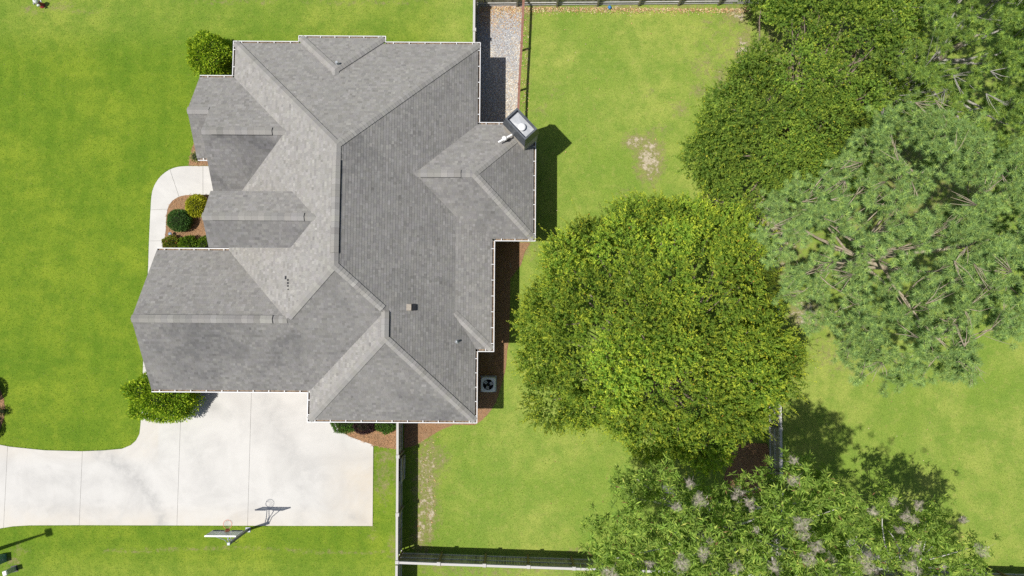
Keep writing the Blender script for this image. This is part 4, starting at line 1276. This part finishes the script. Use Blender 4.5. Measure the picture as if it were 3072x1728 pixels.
def webbed(name, outline_px, z_edge, z_top, base_xy, label, seed, nests, spacing=.85, shoots=34, per=13, leafL=.24):
    rng = np.random.default_rng(seed)
    poly = PX(*outline_px, z=z_edge)
    root = empty(name, (base_xy[0], base_xy[1], 0), label, 'tree')
    P = poisson(poly, spacing, 2600, .25, rng)
    # whole boughs are missing here and there, so the dark inside shows
    gaps = poisson(poly, 2.0, 60, .4, rng)[:9]
    P = P[np.min(np.linalg.norm(P[:, None] - gaps[None], axis=2), axis=1) > .48]
    D = edge_dist(P, poly); f = np.clip(D / D.max(), 0, 1)
    tips = np.c_[P, z_edge + (z_top - z_edge) * (1 - (1 - f) ** 2) + rng.normal(size=len(P)) * .4]
    P2 = poisson(poly, spacing * 1.1, 1800, -.05, rng)
    tips = np.r_[tips, np.c_[P2, z_edge - 2.3 + (z_top - z_edge) * .5 * np.clip(edge_dist(P2, poly) / D.max(), 0, 1) + rng.normal(size=len(P2)) * .4]]
    k = shoots
    sp = np.repeat(tips, k, 0) + rng.normal(size=(len(tips) * k, 3)) * np.array([.33, .33, .22])
    up = unit(rng.normal(size=sp.shape) * .65 + np.array([0, 0, .55]))
    n = len(sp) * per
    tt = np.tile(np.linspace(0, 1, per), len(sp))[:, None]
    base = np.repeat(sp, per, 0) + np.repeat(up, per, 0) * (tt - .5) * .26
    ax = unit(np.repeat(up, per, 0) * .5 + rand_unit(n, rng))
    nr = unit(np.array([-.15, -.05, 1.0]) + .42 * rng.normal(size=(n, 3)))
    tone = np.repeat(1 + .14 * rng.normal(size=len(sp)), per)[:, None] * (1 + .2 * rng.normal(size=(n, 1)))
    f_ = rng.random((n, 1)) ** 2 * tt
    col = (np.array((.200, .315, .055)) * (1 - f_) + np.array((.560, .660, .130)) * f_) * tone
    kk = rng.random(n) < .012; col[kk] = (.30, .17, .09)
    V, F_, C = leaves(base, ax, nr, leafL * (.7 + .5 * rng.random(n)), leafL * .185 * (.8 + .4 * rng.random(n)), np.clip(col, .006, .7), fold=.10)
    link('crown', np_mesh('crown', V, F_, C), M['leaf'], root)
    tr = MB(); tr.tube([(base_xy[0], base_xy[1], -.1), (base_xy[0], base_xy[1], .3), (base_xy[0] + .15, base_xy[1], 2), (base_xy[0], base_xy[1] + .1, z_edge * .55)], [.42, .3, .25, .2], 10)
    tr.build('trunk', M['bark_pale'], root)
    lm = MB(); sel = rng.choice(len(tips), min(len(tips), 34), replace=False)
    limbs(lm, lambda tp: (base_xy[0], base_xy[1] + .05, z_edge * .5 + rng.random() * 1.5), [tips[i] + np.array([0, 0, .1]) for i in sel], [.05 + .04 * rng.random() for _ in sel], rng)
    lm.build('limbs', M['bark_pale'], root)
    for (px, py, r) in nests:
        zz = z_edge + (z_top - z_edge) * 1.02 + rng.normal() * .2
        c = np.array(at(px, py, zz)); r = r / 76.0
        wb = MB()
        nu, nv = 12, 9
        a1 = rng.random() * 6.28; st = np.array([math.cos(a1), math.sin(a1)])
        V = []
        for i in range(nv):
            ph = math.pi * i / (nv - 1)
            for j in range(nu):
                th = 2 * math.pi * j / nu
                q = np.array([math.sin(ph) * math.cos(th), math.sin(ph) * math.sin(th), math.cos(ph)])
                rr = 1 + .35 * math.sin(3 * th + i) * math.sin(ph) + .22 * rng.normal() * math.sin(ph)
                q = q * rr * r * np.array([1.0, .75, 1.0]); e = st * q[0]
                V.append((c[0] + st[0] * q[0] - st[1] * q[1], c[1] + st[1] * q[0] + st[0] * q[1], c[2] + q[2]))
        wb.add(V, [(i * nu + j, i * nu + (j + 1) % nu, (i + 1) * nu + (j + 1) % nu, (i + 1) * nu + j) for i in range(nv - 1) for j in range(nu)], 0, True)
        # stray threads and browned leaves held in the silk
        for j in range(9):
            a = rng.random() * 6.28; e = c + np.array([math.cos(a), math.sin(a), rng.normal() * .5]) * r * (1.1 + .8 * rng.random())
            wb.tube([c + rng.normal(size=3) * r * .3, (c + e) / 2 + rng.normal(size=3) * .05, e], [.012, .008, .003], 4, 0, cap=False)
        for j in range(5):
            q = c + rng.normal(size=3) * r * .35; a = rng.random() * 6.28
            wb.add([q, q + np.array([math.cos(a) * .08, math.sin(a) * .08, .02]), q + np.array([math.cos(a + .4) * .15, math.sin(a + .4) * .15, 0])], [(0, 1, 2)], 1)
        wb.build('silk_web', [M['silk'], M['tan_metal']], root)
    return root


W1 = [(1778, 1710), (1800, 1645), (1862, 1580), (1860, 1500), (1915, 1470), (1975, 1472), (2040, 1455), (2120, 1505), (2200, 1520), (2265, 1490), (2310, 1430), (2355, 1395), (2420, 1400), (2495, 1440), (2550, 1500), (2560, 1570), (2525, 1640), (2550, 1780), (2400, 1900), (2000, 1900), (1800, 1800)]
NEST1 = [(2070, 1450, 15), (2100, 1500, 22), (2030, 1520, 14), (2045, 1690, 26), (2110, 1660, 20), (2380, 1380, 13), (2380, 1440, 18), (2250, 1510, 18), (2405, 1570, 24), (2410, 1605, 20), (2270, 1590, 10), (2450, 1640, 20), (2430, 1675, 24), (2490, 1680, 20),
         (2210, 1700, 20), (1830, 1720, 22), (2320, 1700, 18), (2215, 1480, 18), (2130, 1625, 14), (1950, 1690, 12), (2510, 1720, 14)]
webbed('webbed_tree', W1, 11.4, 14.4, (8.9, -8.6), 'large long leaved tree hung with pale silk webs along the bottom edge', 31, NEST1, spacing=.70, shoots=34, leafL=.27)
W2 = [(2610, 1640), (2615, 1555), (2690, 1500), (2780, 1515), (2850, 1568), (2935, 1580), (2965, 1645), (2915, 1685), (2985, 1735), (2960, 1880), (2680, 1880), (2620, 1760)]
NEST2 = [(2680, 1505, 16), (2620, 1535, 18), (2755, 1515, 16), (2720, 1550, 20), (2745, 1560, 14), (2890, 1560, 14), (2600, 1690, 34), (2550, 1650, 18), (2750, 1640, 22), (2945, 1650, 22), (2735, 1700, 26), (2700, 1590, 16), (2920, 1720, 18), (2830, 1700, 14)]
webbed('webbed_tree', W2, 8.0, 10.0, (19.2, -11.6), 'smaller web covered tree at the bottom right corner', 33, NEST2, spacing=.78, shoots=22, leafL=.26)

# ------------------------------------------------------------------ shrubs
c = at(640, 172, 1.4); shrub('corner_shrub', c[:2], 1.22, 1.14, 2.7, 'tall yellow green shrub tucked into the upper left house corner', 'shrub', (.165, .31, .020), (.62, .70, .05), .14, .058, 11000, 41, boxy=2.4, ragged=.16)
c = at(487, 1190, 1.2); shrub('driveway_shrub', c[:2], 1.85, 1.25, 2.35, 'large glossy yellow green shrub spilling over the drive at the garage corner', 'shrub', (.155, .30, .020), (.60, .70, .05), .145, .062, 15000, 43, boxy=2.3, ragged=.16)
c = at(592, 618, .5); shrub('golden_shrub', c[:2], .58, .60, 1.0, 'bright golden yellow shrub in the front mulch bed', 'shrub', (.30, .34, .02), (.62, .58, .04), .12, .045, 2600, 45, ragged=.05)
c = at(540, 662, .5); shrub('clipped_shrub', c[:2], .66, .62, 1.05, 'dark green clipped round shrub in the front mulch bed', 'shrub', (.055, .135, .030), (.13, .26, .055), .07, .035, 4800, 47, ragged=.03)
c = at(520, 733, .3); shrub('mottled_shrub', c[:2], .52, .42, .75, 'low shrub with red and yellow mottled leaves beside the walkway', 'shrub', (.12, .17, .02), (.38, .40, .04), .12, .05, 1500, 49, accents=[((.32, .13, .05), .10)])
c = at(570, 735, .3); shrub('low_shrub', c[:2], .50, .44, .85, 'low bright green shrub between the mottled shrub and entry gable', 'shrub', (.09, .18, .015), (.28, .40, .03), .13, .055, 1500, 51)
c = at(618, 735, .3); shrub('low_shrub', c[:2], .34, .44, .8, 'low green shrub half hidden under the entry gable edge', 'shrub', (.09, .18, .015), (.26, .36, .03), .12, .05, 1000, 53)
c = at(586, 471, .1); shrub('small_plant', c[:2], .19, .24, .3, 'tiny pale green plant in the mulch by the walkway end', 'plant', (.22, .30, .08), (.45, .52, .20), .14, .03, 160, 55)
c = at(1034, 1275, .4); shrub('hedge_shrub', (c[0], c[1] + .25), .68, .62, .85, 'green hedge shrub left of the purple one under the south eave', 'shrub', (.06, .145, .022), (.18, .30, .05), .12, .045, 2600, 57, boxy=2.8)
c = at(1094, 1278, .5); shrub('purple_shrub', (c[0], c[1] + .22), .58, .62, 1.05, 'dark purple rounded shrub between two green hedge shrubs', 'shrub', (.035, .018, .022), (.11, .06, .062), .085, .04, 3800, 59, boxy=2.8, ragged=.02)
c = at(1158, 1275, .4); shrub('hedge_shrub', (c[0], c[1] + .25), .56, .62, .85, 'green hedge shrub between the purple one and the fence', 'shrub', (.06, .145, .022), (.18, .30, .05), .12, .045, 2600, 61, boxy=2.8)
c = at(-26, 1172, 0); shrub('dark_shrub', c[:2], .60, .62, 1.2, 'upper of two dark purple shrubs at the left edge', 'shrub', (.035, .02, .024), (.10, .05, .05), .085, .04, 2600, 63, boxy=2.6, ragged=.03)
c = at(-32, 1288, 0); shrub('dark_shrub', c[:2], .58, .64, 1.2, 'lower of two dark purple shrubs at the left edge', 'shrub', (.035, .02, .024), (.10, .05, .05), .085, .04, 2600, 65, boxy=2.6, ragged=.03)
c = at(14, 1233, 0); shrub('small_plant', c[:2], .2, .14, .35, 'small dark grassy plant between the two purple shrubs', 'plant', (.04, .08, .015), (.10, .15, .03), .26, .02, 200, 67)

# grass blades standing up through the lawn, denser against paving edges
rng = np.random.default_rng(77)
n = 260000
P = np.c_[rng.uniform(-30.5, 30.5, n), rng.uniform(-15.5, 20.5, n)]
keep = np.ones(n, bool)
for pl in (DRIVE, WALK, WALL, GRAVEL, BED_FRONT, BED_NW, BED_E, BED_S, BED_TREE, BED_W):
    keep &= edge_dist(P, pl) < -.015
gd_i = np.clip(np.searchsorted(xs, P[:, 0]), 0, nx - 1) + nx * np.clip(np.searchsorted(ys, P[:, 1]), 0, ny - 1)
keep &= rng.random(n) > dirt[gd_i] * 1.5
P = P[keep]
EDG = []
for pl in (DRIVE, WALK):
    q = np.array(pl + [pl[0]])
    for a, b in zip(q[:-1], q[1:]):
        L_ = np.linalg.norm(b - a); k = int(L_ * 90)
        nn = np.array([-(b - a)[1], (b - a)[0]]) / (L_ + 1e-9)
        EDG.append(a + (b - a) * rng.random((k, 1)) + nn * rng.normal(size=(k, 1)) * .03)
EDG = np.concatenate(EDG)
ke = np.ones(len(EDG), bool)
for pl in (DRIVE, WALK): ke &= edge_dist(EDG, pl) < -.002
for pl in (WALL, BED_FRONT, BED_S): ke &= edge_dist(EDG, pl) < -.05
P = np.r_[P, EDG[ke]]; n = len(P)
th = rng.random(n) * 6.28; L_ = .035 + .04 * rng.random(n); w_ = .006 + .005 * rng.random(n)
dx = np.c_[np.cos(th), np.sin(th)]
V = np.zeros((n, 3, 3)); sx_ = np.c_[-dx[:, 1], dx[:, 0]] * w_[:, None]
V[:, 0, :2] = P - sx_; V[:, 1, :2] = P + sx_; V[:, 2, :2] = P + dx * (L_ * .8)[:, None]; V[:, 2, 2] = L_ * .75; V[:, :2, 2] = .001
gdd = dry[np.clip(np.searchsorted(xs, P[:, 0]), 0, nx - 1) + nx * np.clip(np.searchsorted(ys, P[:, 1]), 0, ny - 1)][:, None]
colr = (np.array((.15, .28, .018)) * (1 - gdd) + np.array((.24, .33, .055)) * gdd) * (1 + .25 * rng.normal(size=(n, 1)))
kk = rng.random(n) < .04; colr[kk] = (.42, .38, .18)
gl = link('grass', np_mesh('grass', V.reshape(-1, 3), np.arange(3 * n).reshape(-1, 3), np.repeat(np.clip(colr, .01, .6), 3, 0)), M['shrub_leaf'])
tag(gl, 'short green grass blades covering the lawn', 'grass', kind='stuff')

# dry leaves blown along the top fence and about the lawn
P = np.r_[np.c_[rng.uniform(-2.0, 14, 2200), 19.35 - np.abs(rng.normal(size=2200)) * .16], np.c_[rng.uniform(-2.0, .4, 700), 19.4 - np.abs(rng.normal(size=700)) * .8], np.c_[rng.uniform(.5, .9, 200), rng.uniform(13, 19.4, 200)], np.c_[rng.uniform(-5.4, -4.2, 90), rng.uniform(-12.0, -5.5, 90)],
          np.c_[rng.uniform(2, 26, 200), rng.uniform(-12, 19, 200)]]
n = len(P); base = np.c_[P, np.full(n, .03) + .02 * rng.random(n)]
V, F_, C = leaves(base, unit(np.c_[rng.normal(size=(n, 2)), .25 * rng.normal(size=n)]), unit(np.array([0, 0, 1.0]) + .3 * rng.normal(size=(n, 3))), .06 + .05 * rng.random(n), .03 + .02 * rng.random(n), palette(n, (.52, .34, .17), .25, [((.66, .55, .33), .3), ((.30, .16, .08), .2)], rng))
tag(link('leaf_litter', np_mesh('leaf_litter', V, F_, C), M['needle_litter']), 'dry brown leaves scattered along the fence and lawn', 'leaves', kind='stuff')

# ------------------------------------------------------------------ basketball goal
hx, hy = -14.85, -11.10
bg_ = empty('basketball_goal', (hx, hy, 0), 'in ground basketball goal with clear backboard and orange rim beside the drive', 'basketball goal')
MB().box((hx, hy, .02), (.27, .27, .05)).build('base_plate', M['lead'], bg_)
MB().box((hx, hy, 1.45), (.13, .13, 2.82)).build('pole', M['grey_paint'], bg_, bevel=.012)
MB().box((hx, hy + .01, 2.87), (.135, .135, .02)).build('pole_cap', M['grey_arm'], bg_)
by, bz0, bz1, bw = -10.39, 2.92, 4.0, .80
bx = -14.86
brd = MB().box((bx, by, (bz0 + bz1) / 2), (2 * bw - .06, .014, bz1 - bz0 - .06)).build('backboard', M['acrylic'], bg_)
fr = MB()
for z_, hh in ((bz1 - .03, .06), ): fr.box((bx, by, z_), (2 * bw + .004, .062, hh))
for s_ in (-1, 1): fr.box((bx + s_ * (bw - .02), by - .002, (bz0 + bz1) / 2 - .03), (.04, .05, bz1 - bz0 - .075))
fr.build('frame', M['white_metal'], brd)
fb = MB()
for x0, x1 in ((-bw, -.19), (.19, bw)): fb.box((bx + (x0 + x1) / 2, by, bz0 + .02), (x1 - x0, .07, .05))
fb.build('edge_pad', M['black'], brd)
sq = MB()
for x0, z0_, w0, h0 in ((0, 3.18, .61, .05), (0, 3.60, .61, .05)): sq.box((bx + x0, by + .010, z0_), (w0, .004, h0))
for s_ in (-1, 1): sq.box((bx + s_ * .28, by + .0095, 3.39), (.05, .004, .37))
sq.build('target_square', M['white_metal'], brd)
mo = MB().box((bx, by + .06, 3.02), (.18, .11, .16)); mo.box((bx, by + .018, 3.06), (.20, .012, .30)); mo.build('rim_mount', M['orange'], bg_)
rc = (bx, by + .36, 3.05)
rim = MB().tube([(rc[0] + .228 * math.cos(2 * math.pi * k / 32), rc[1] + .228 * math.sin(2 * math.pi * k / 32), rc[2]) for k in range(33)], .0105, 8, cap=False)
rim_o = rim.build('rim', M['orange'], bg_)
net = MB()
for k in range(12):
    for s_ in (-1, 1):
        pts = []
        for i in range(5):
            t_ = 2 * math.pi * (k + s_ * i * .5) / 12; r_ = .222 - .10 * (i / 4) ** .7
            pts.append((rc[0] + r_ * math.cos(t_), rc[1] + r_ * math.sin(t_), rc[2] - .02 - .095 * i))
        net.tube(pts, .0035, 4, cap=False)
net.build('net', M['net'], rim_o)
for s_ in (-1, 1):
    for z0_, z1_, sx in ((2.55, 3.12, .20), (2.78, 3.72, .34)):
        MB().tube([(hx + s_ * .075, hy, z0_), (hx + s_ * .085, hy + .30, z0_ + (z1_ - z0_) * .40), (bx + s_ * sx * .9, by - .12, z1_ - .04), (bx + s_ * sx, by - .02, z1_)], .022, 8).build('arm', M['grey_arm'], bg_)
MB().tube([(hx - .09, hy + .22, 2.83), (hx + .09, hy + .22, 2.83)], .016, 6).build('cross_bar', M['grey_arm'], bg_)
MB().tube([(hx + .07, hy - .05, 2.2), (hx + .18, hy - .10, 2.25), (hx + .18, hy - .10, 1.95)], .014, 6).build('height_crank', M['black'], bg_)

# ------------------------------------------------------------------ air conditioner
ac = at(1464.5, 1154, .82)
aco = empty('air_conditioner', (ac[0], ac[1], 0), 'square grey air conditioner with round fan on the mulch beside the house', 'air conditioner')
MB().box((ac[0], ac[1], .045), (.90, .92, .07)).build('pad', M['lead'], aco)
hw = .40; n_ = 20


def rsq(h, r, z_, k=4):
    pts = []
    for cx, cy, a0 in ((h - r, h - r, 0), (-h + r, h - r, 90), (-h + r, -h + r, 180), (h - r, -h + r, 270)):
        for i in range(k + 1):
            a = math.radians(a0 + 90 * i / k); pts.append((ac[0] + cx + r * math.cos(a), ac[1] + cy + r * math.sin(a), z_))
    return pts


b_ = MB(); r0, r1 = rsq(hw, .10, .08), rsq(hw, .10, .80); k = len(r0)
b_.add(r0 + r1, [(i, (i + 1) % k, k + (i + 1) % k, k + i) for i in range(k)] + [tuple(range(k))[::-1]])
b_.build('casing', M['ac_body'], aco)
top = MB(); k = 40
ang = [2 * math.pi * (i + .5) / k for i in range(k)]


def sup(h, z_, p=7.0):
    out_ = []
    for a in ang:
        c_, s_ = math.cos(a), math.sin(a); q = h * (abs(c_) ** p + abs(s_) ** p) ** (-1 / p); out_.append((ac[0] + q * c_, ac[1] + q * s_, z_))
    return out_


r1, r2 = sup(hw + .014, .795), sup(hw - .012, .835)
ring = [(ac[0] + .30 * math.cos(a), ac[1] + .30 * math.sin(a), .848) for a in ang]
ring2 = [(p[0], p[1], .70) for p in ring]
top.add(r1 + r2 + ring + ring2, [(j * k + i, j * k + (i + 1) % k, (j + 1) * k + (i + 1) % k, (j + 1) * k + i) for j in range(3) for i in range(k)])
top.build('top_shroud', M['ac_body'], aco)
MB().lathe([(.305, .55), (.305, .56)], (ac[0], ac[1], 0), 20).build('fan_well', M['black'], aco)
fan = MB().lathe([(.055, .66), (.055, .76), (.03, .78)], (ac[0], ac[1], 0), 14).build('fan_hub', M['black'], aco)
for j in range(3):
    a = math.radians(20 + 120 * j); ca, sa = math.cos(a), math.sin(a)
    P_ = [(.09, -.075, .72), (.265, -.115, .73), (.275, .10, .775), (.09, .07, .76)]
    V = [(ac[0] + x * ca - y * sa, ac[1] + x * sa + y * ca, z) for x, y, z in P_]; V += [(p[0], p[1], p[2] - .006) for p in V]
    MB().add(V, [(0, 1, 2, 3), (7, 6, 5, 4), (0, 4, 5, 1), (1, 5, 6, 2), (2, 6, 7, 3), (3, 7, 4, 0)]).build('fan_blade', M['ac_blade'], fan)
gl_ = MB()
for r_ in (.07, .14, .21, .27):
    gl_.tube([(ac[0] + r_ * math.cos(2 * math.pi * i / 24), ac[1] + r_ * math.sin(2 * math.pi * i / 24), .852) for i in range(25)], .0022, 4, cap=False)
for i in range(6):
    a = math.pi * i / 6; gl_.tube([(ac[0] - .285 * math.cos(a), ac[1] - .285 * math.sin(a), .85), (ac[0] + .285 * math.cos(a), ac[1] + .285 * math.sin(a), .85)], .0022, 4, cap=False)
gl_.build('grille', M['black'], aco)

# ------------------------------------------------------------------ small things about the yard
c = at(127, 17); hyd = empty('fire_hydrant', c, 'red fire hydrant with white bonnet on the lawn near the upper left corner', 'fire hydrant')
MB().lathe([(.17, 0), (.17, .04), (.12, .06), (.115, .50), (.14, .52), (.14, .56)], c, 18).build('barrel', M['hydrant_red'], hyd)
MB().lathe([(.145, .56), (.15, .60), (.135, .68), (.09, .75), (.04, .78), (.04, .83), (.02, .84)], c, 18).build('bonnet', M['white_metal'], hyd)
for a, r_ in ((200, .075), (20, .075), (290, .10)):
    d = Vector((math.cos(math.radians(a)), math.sin(math.radians(a)), 0)); p = Vector(c) + Vector((0, 0, .44))
    MB().tube([p + d * .10, p + d * .20, p + d * .20, p + d * .24], [r_ * .7, r_ * .7, r_, r_ * .9], 12).build('outlet', M['white_metal'] if a != 200 else M['galv'], hyd)

c = at(9, 1674); gb = empty('utility_box', c, 'dark green utility box with white lid patch at the lower left edge', 'utility box')
MB().box((c[0], c[1], .30), (.44, .46, .60), .12, taper=.94).build('cabinet', M['green_box'], gb, bevel=.02)
MB().box((c[0], c[1], .63), (.46, .48, .06), .12, taper=.9).build('lid', M['green_box'], gb, bevel=.015)
MB().box((c[0] - .02, c[1] - .02, .664), (.24, .22, .006), .12).build('sticker', M['white_plastic'], gb)
MB().box((c[0] + .23, c[1], .35), (.012, .06, .08), .12).build('hasp', M['galv'], gb)
c = at(44, 1706); ub = empty('utility_pedestal', c, 'slim faded green pedestal with white top beside the dark utility box', 'pedestal')
MB().box((c[0], c[1], .38), (.24, .26, .76), .25, taper=.92).build('post', M['sage'], ub, bevel=.02)
MB().box((c[0], c[1], .80), (.26, .28, .09), .25, taper=.8).build('lid', M['white_plastic'], ub, bevel=.02)
MB().box((c[0], c[1], .02), (.34, .36, .05), .25).build('collar', M['black'], ub)

c = at(1829, 22, .11); bo = MB().lathe([(.005, -.11)] + [(.11 * math.cos(t_), .11 * math.sin(t_)) for t_ in np.linspace(-1.4, 1.4, 12)] + [(.005, .11)], c, 20).build('ball', M['ball'])
tag(bo, 'small blue ball lying at the foot of the top fence', 'ball')

c = at(518, 704); pl = empty('path_light', c, 'small round topped path light in the front mulch bed near the walkway', 'path light')
MB().tube([(c[0], c[1], -.02), (c[0], c[1], .30)], .014, 8).build('stake', M['black'], pl)
MB().lathe([(.05, .24), (.06, .30), (.105, .315), (.105, .345), (.02, .365)], c, 20).build('lamp_shade', M['glass_lens'], pl)

hL = 9.0; e = at(147, 1597); lb = (e[0] - .405 * hL, e[1] - .136 * hL)
sl = empty('street_lamp', (lb[0], lb[1], 0), 'tall street lamp left of the frame, its thin shadow lying across the lawn', 'street lamp')
MB().tube([(lb[0], lb[1], 0), (lb[0], lb[1], 1.2), (lb[0], lb[1], 1.25), (lb[0], lb[1], hL - .1)], [.16, .15, .12, .055], 12).build('pole', M['grey_paint'], sl)
MB().box((lb[0], lb[1], hL), (.40, .44, .18), .3, taper=.85).build('lamp_head', M['black'], sl, bevel=.02)

# a few twigs on the mulch and one dropped cord by the gate
p = at(1528, 786); q = at(1532, 800)
tw = MB().tube([(p[0], p[1], .03), ((p[0] + q[0]) / 2 + .02, (p[1] + q[1]) / 2, .035), (q[0], q[1], .03)], .012, 5); tw.tube([(q[0] - .06, q[1] + .02, .03), (q[0] + .04, q[1] - .06, .03)], .02, 5)
tag(tw.build('fallen_twig', M['bark_pale']), 'pale fallen twig on the dark mulch beside the house', 'twig')
for o in [o for o in bpy.data.objects if o.type == 'MESH' and o.data.materials and o.data.materials[0] == M['concrete'] and 'rust' not in o.data.attributes]:
    a = o.data.attributes.new('rust', 'FLOAT', 'POINT')
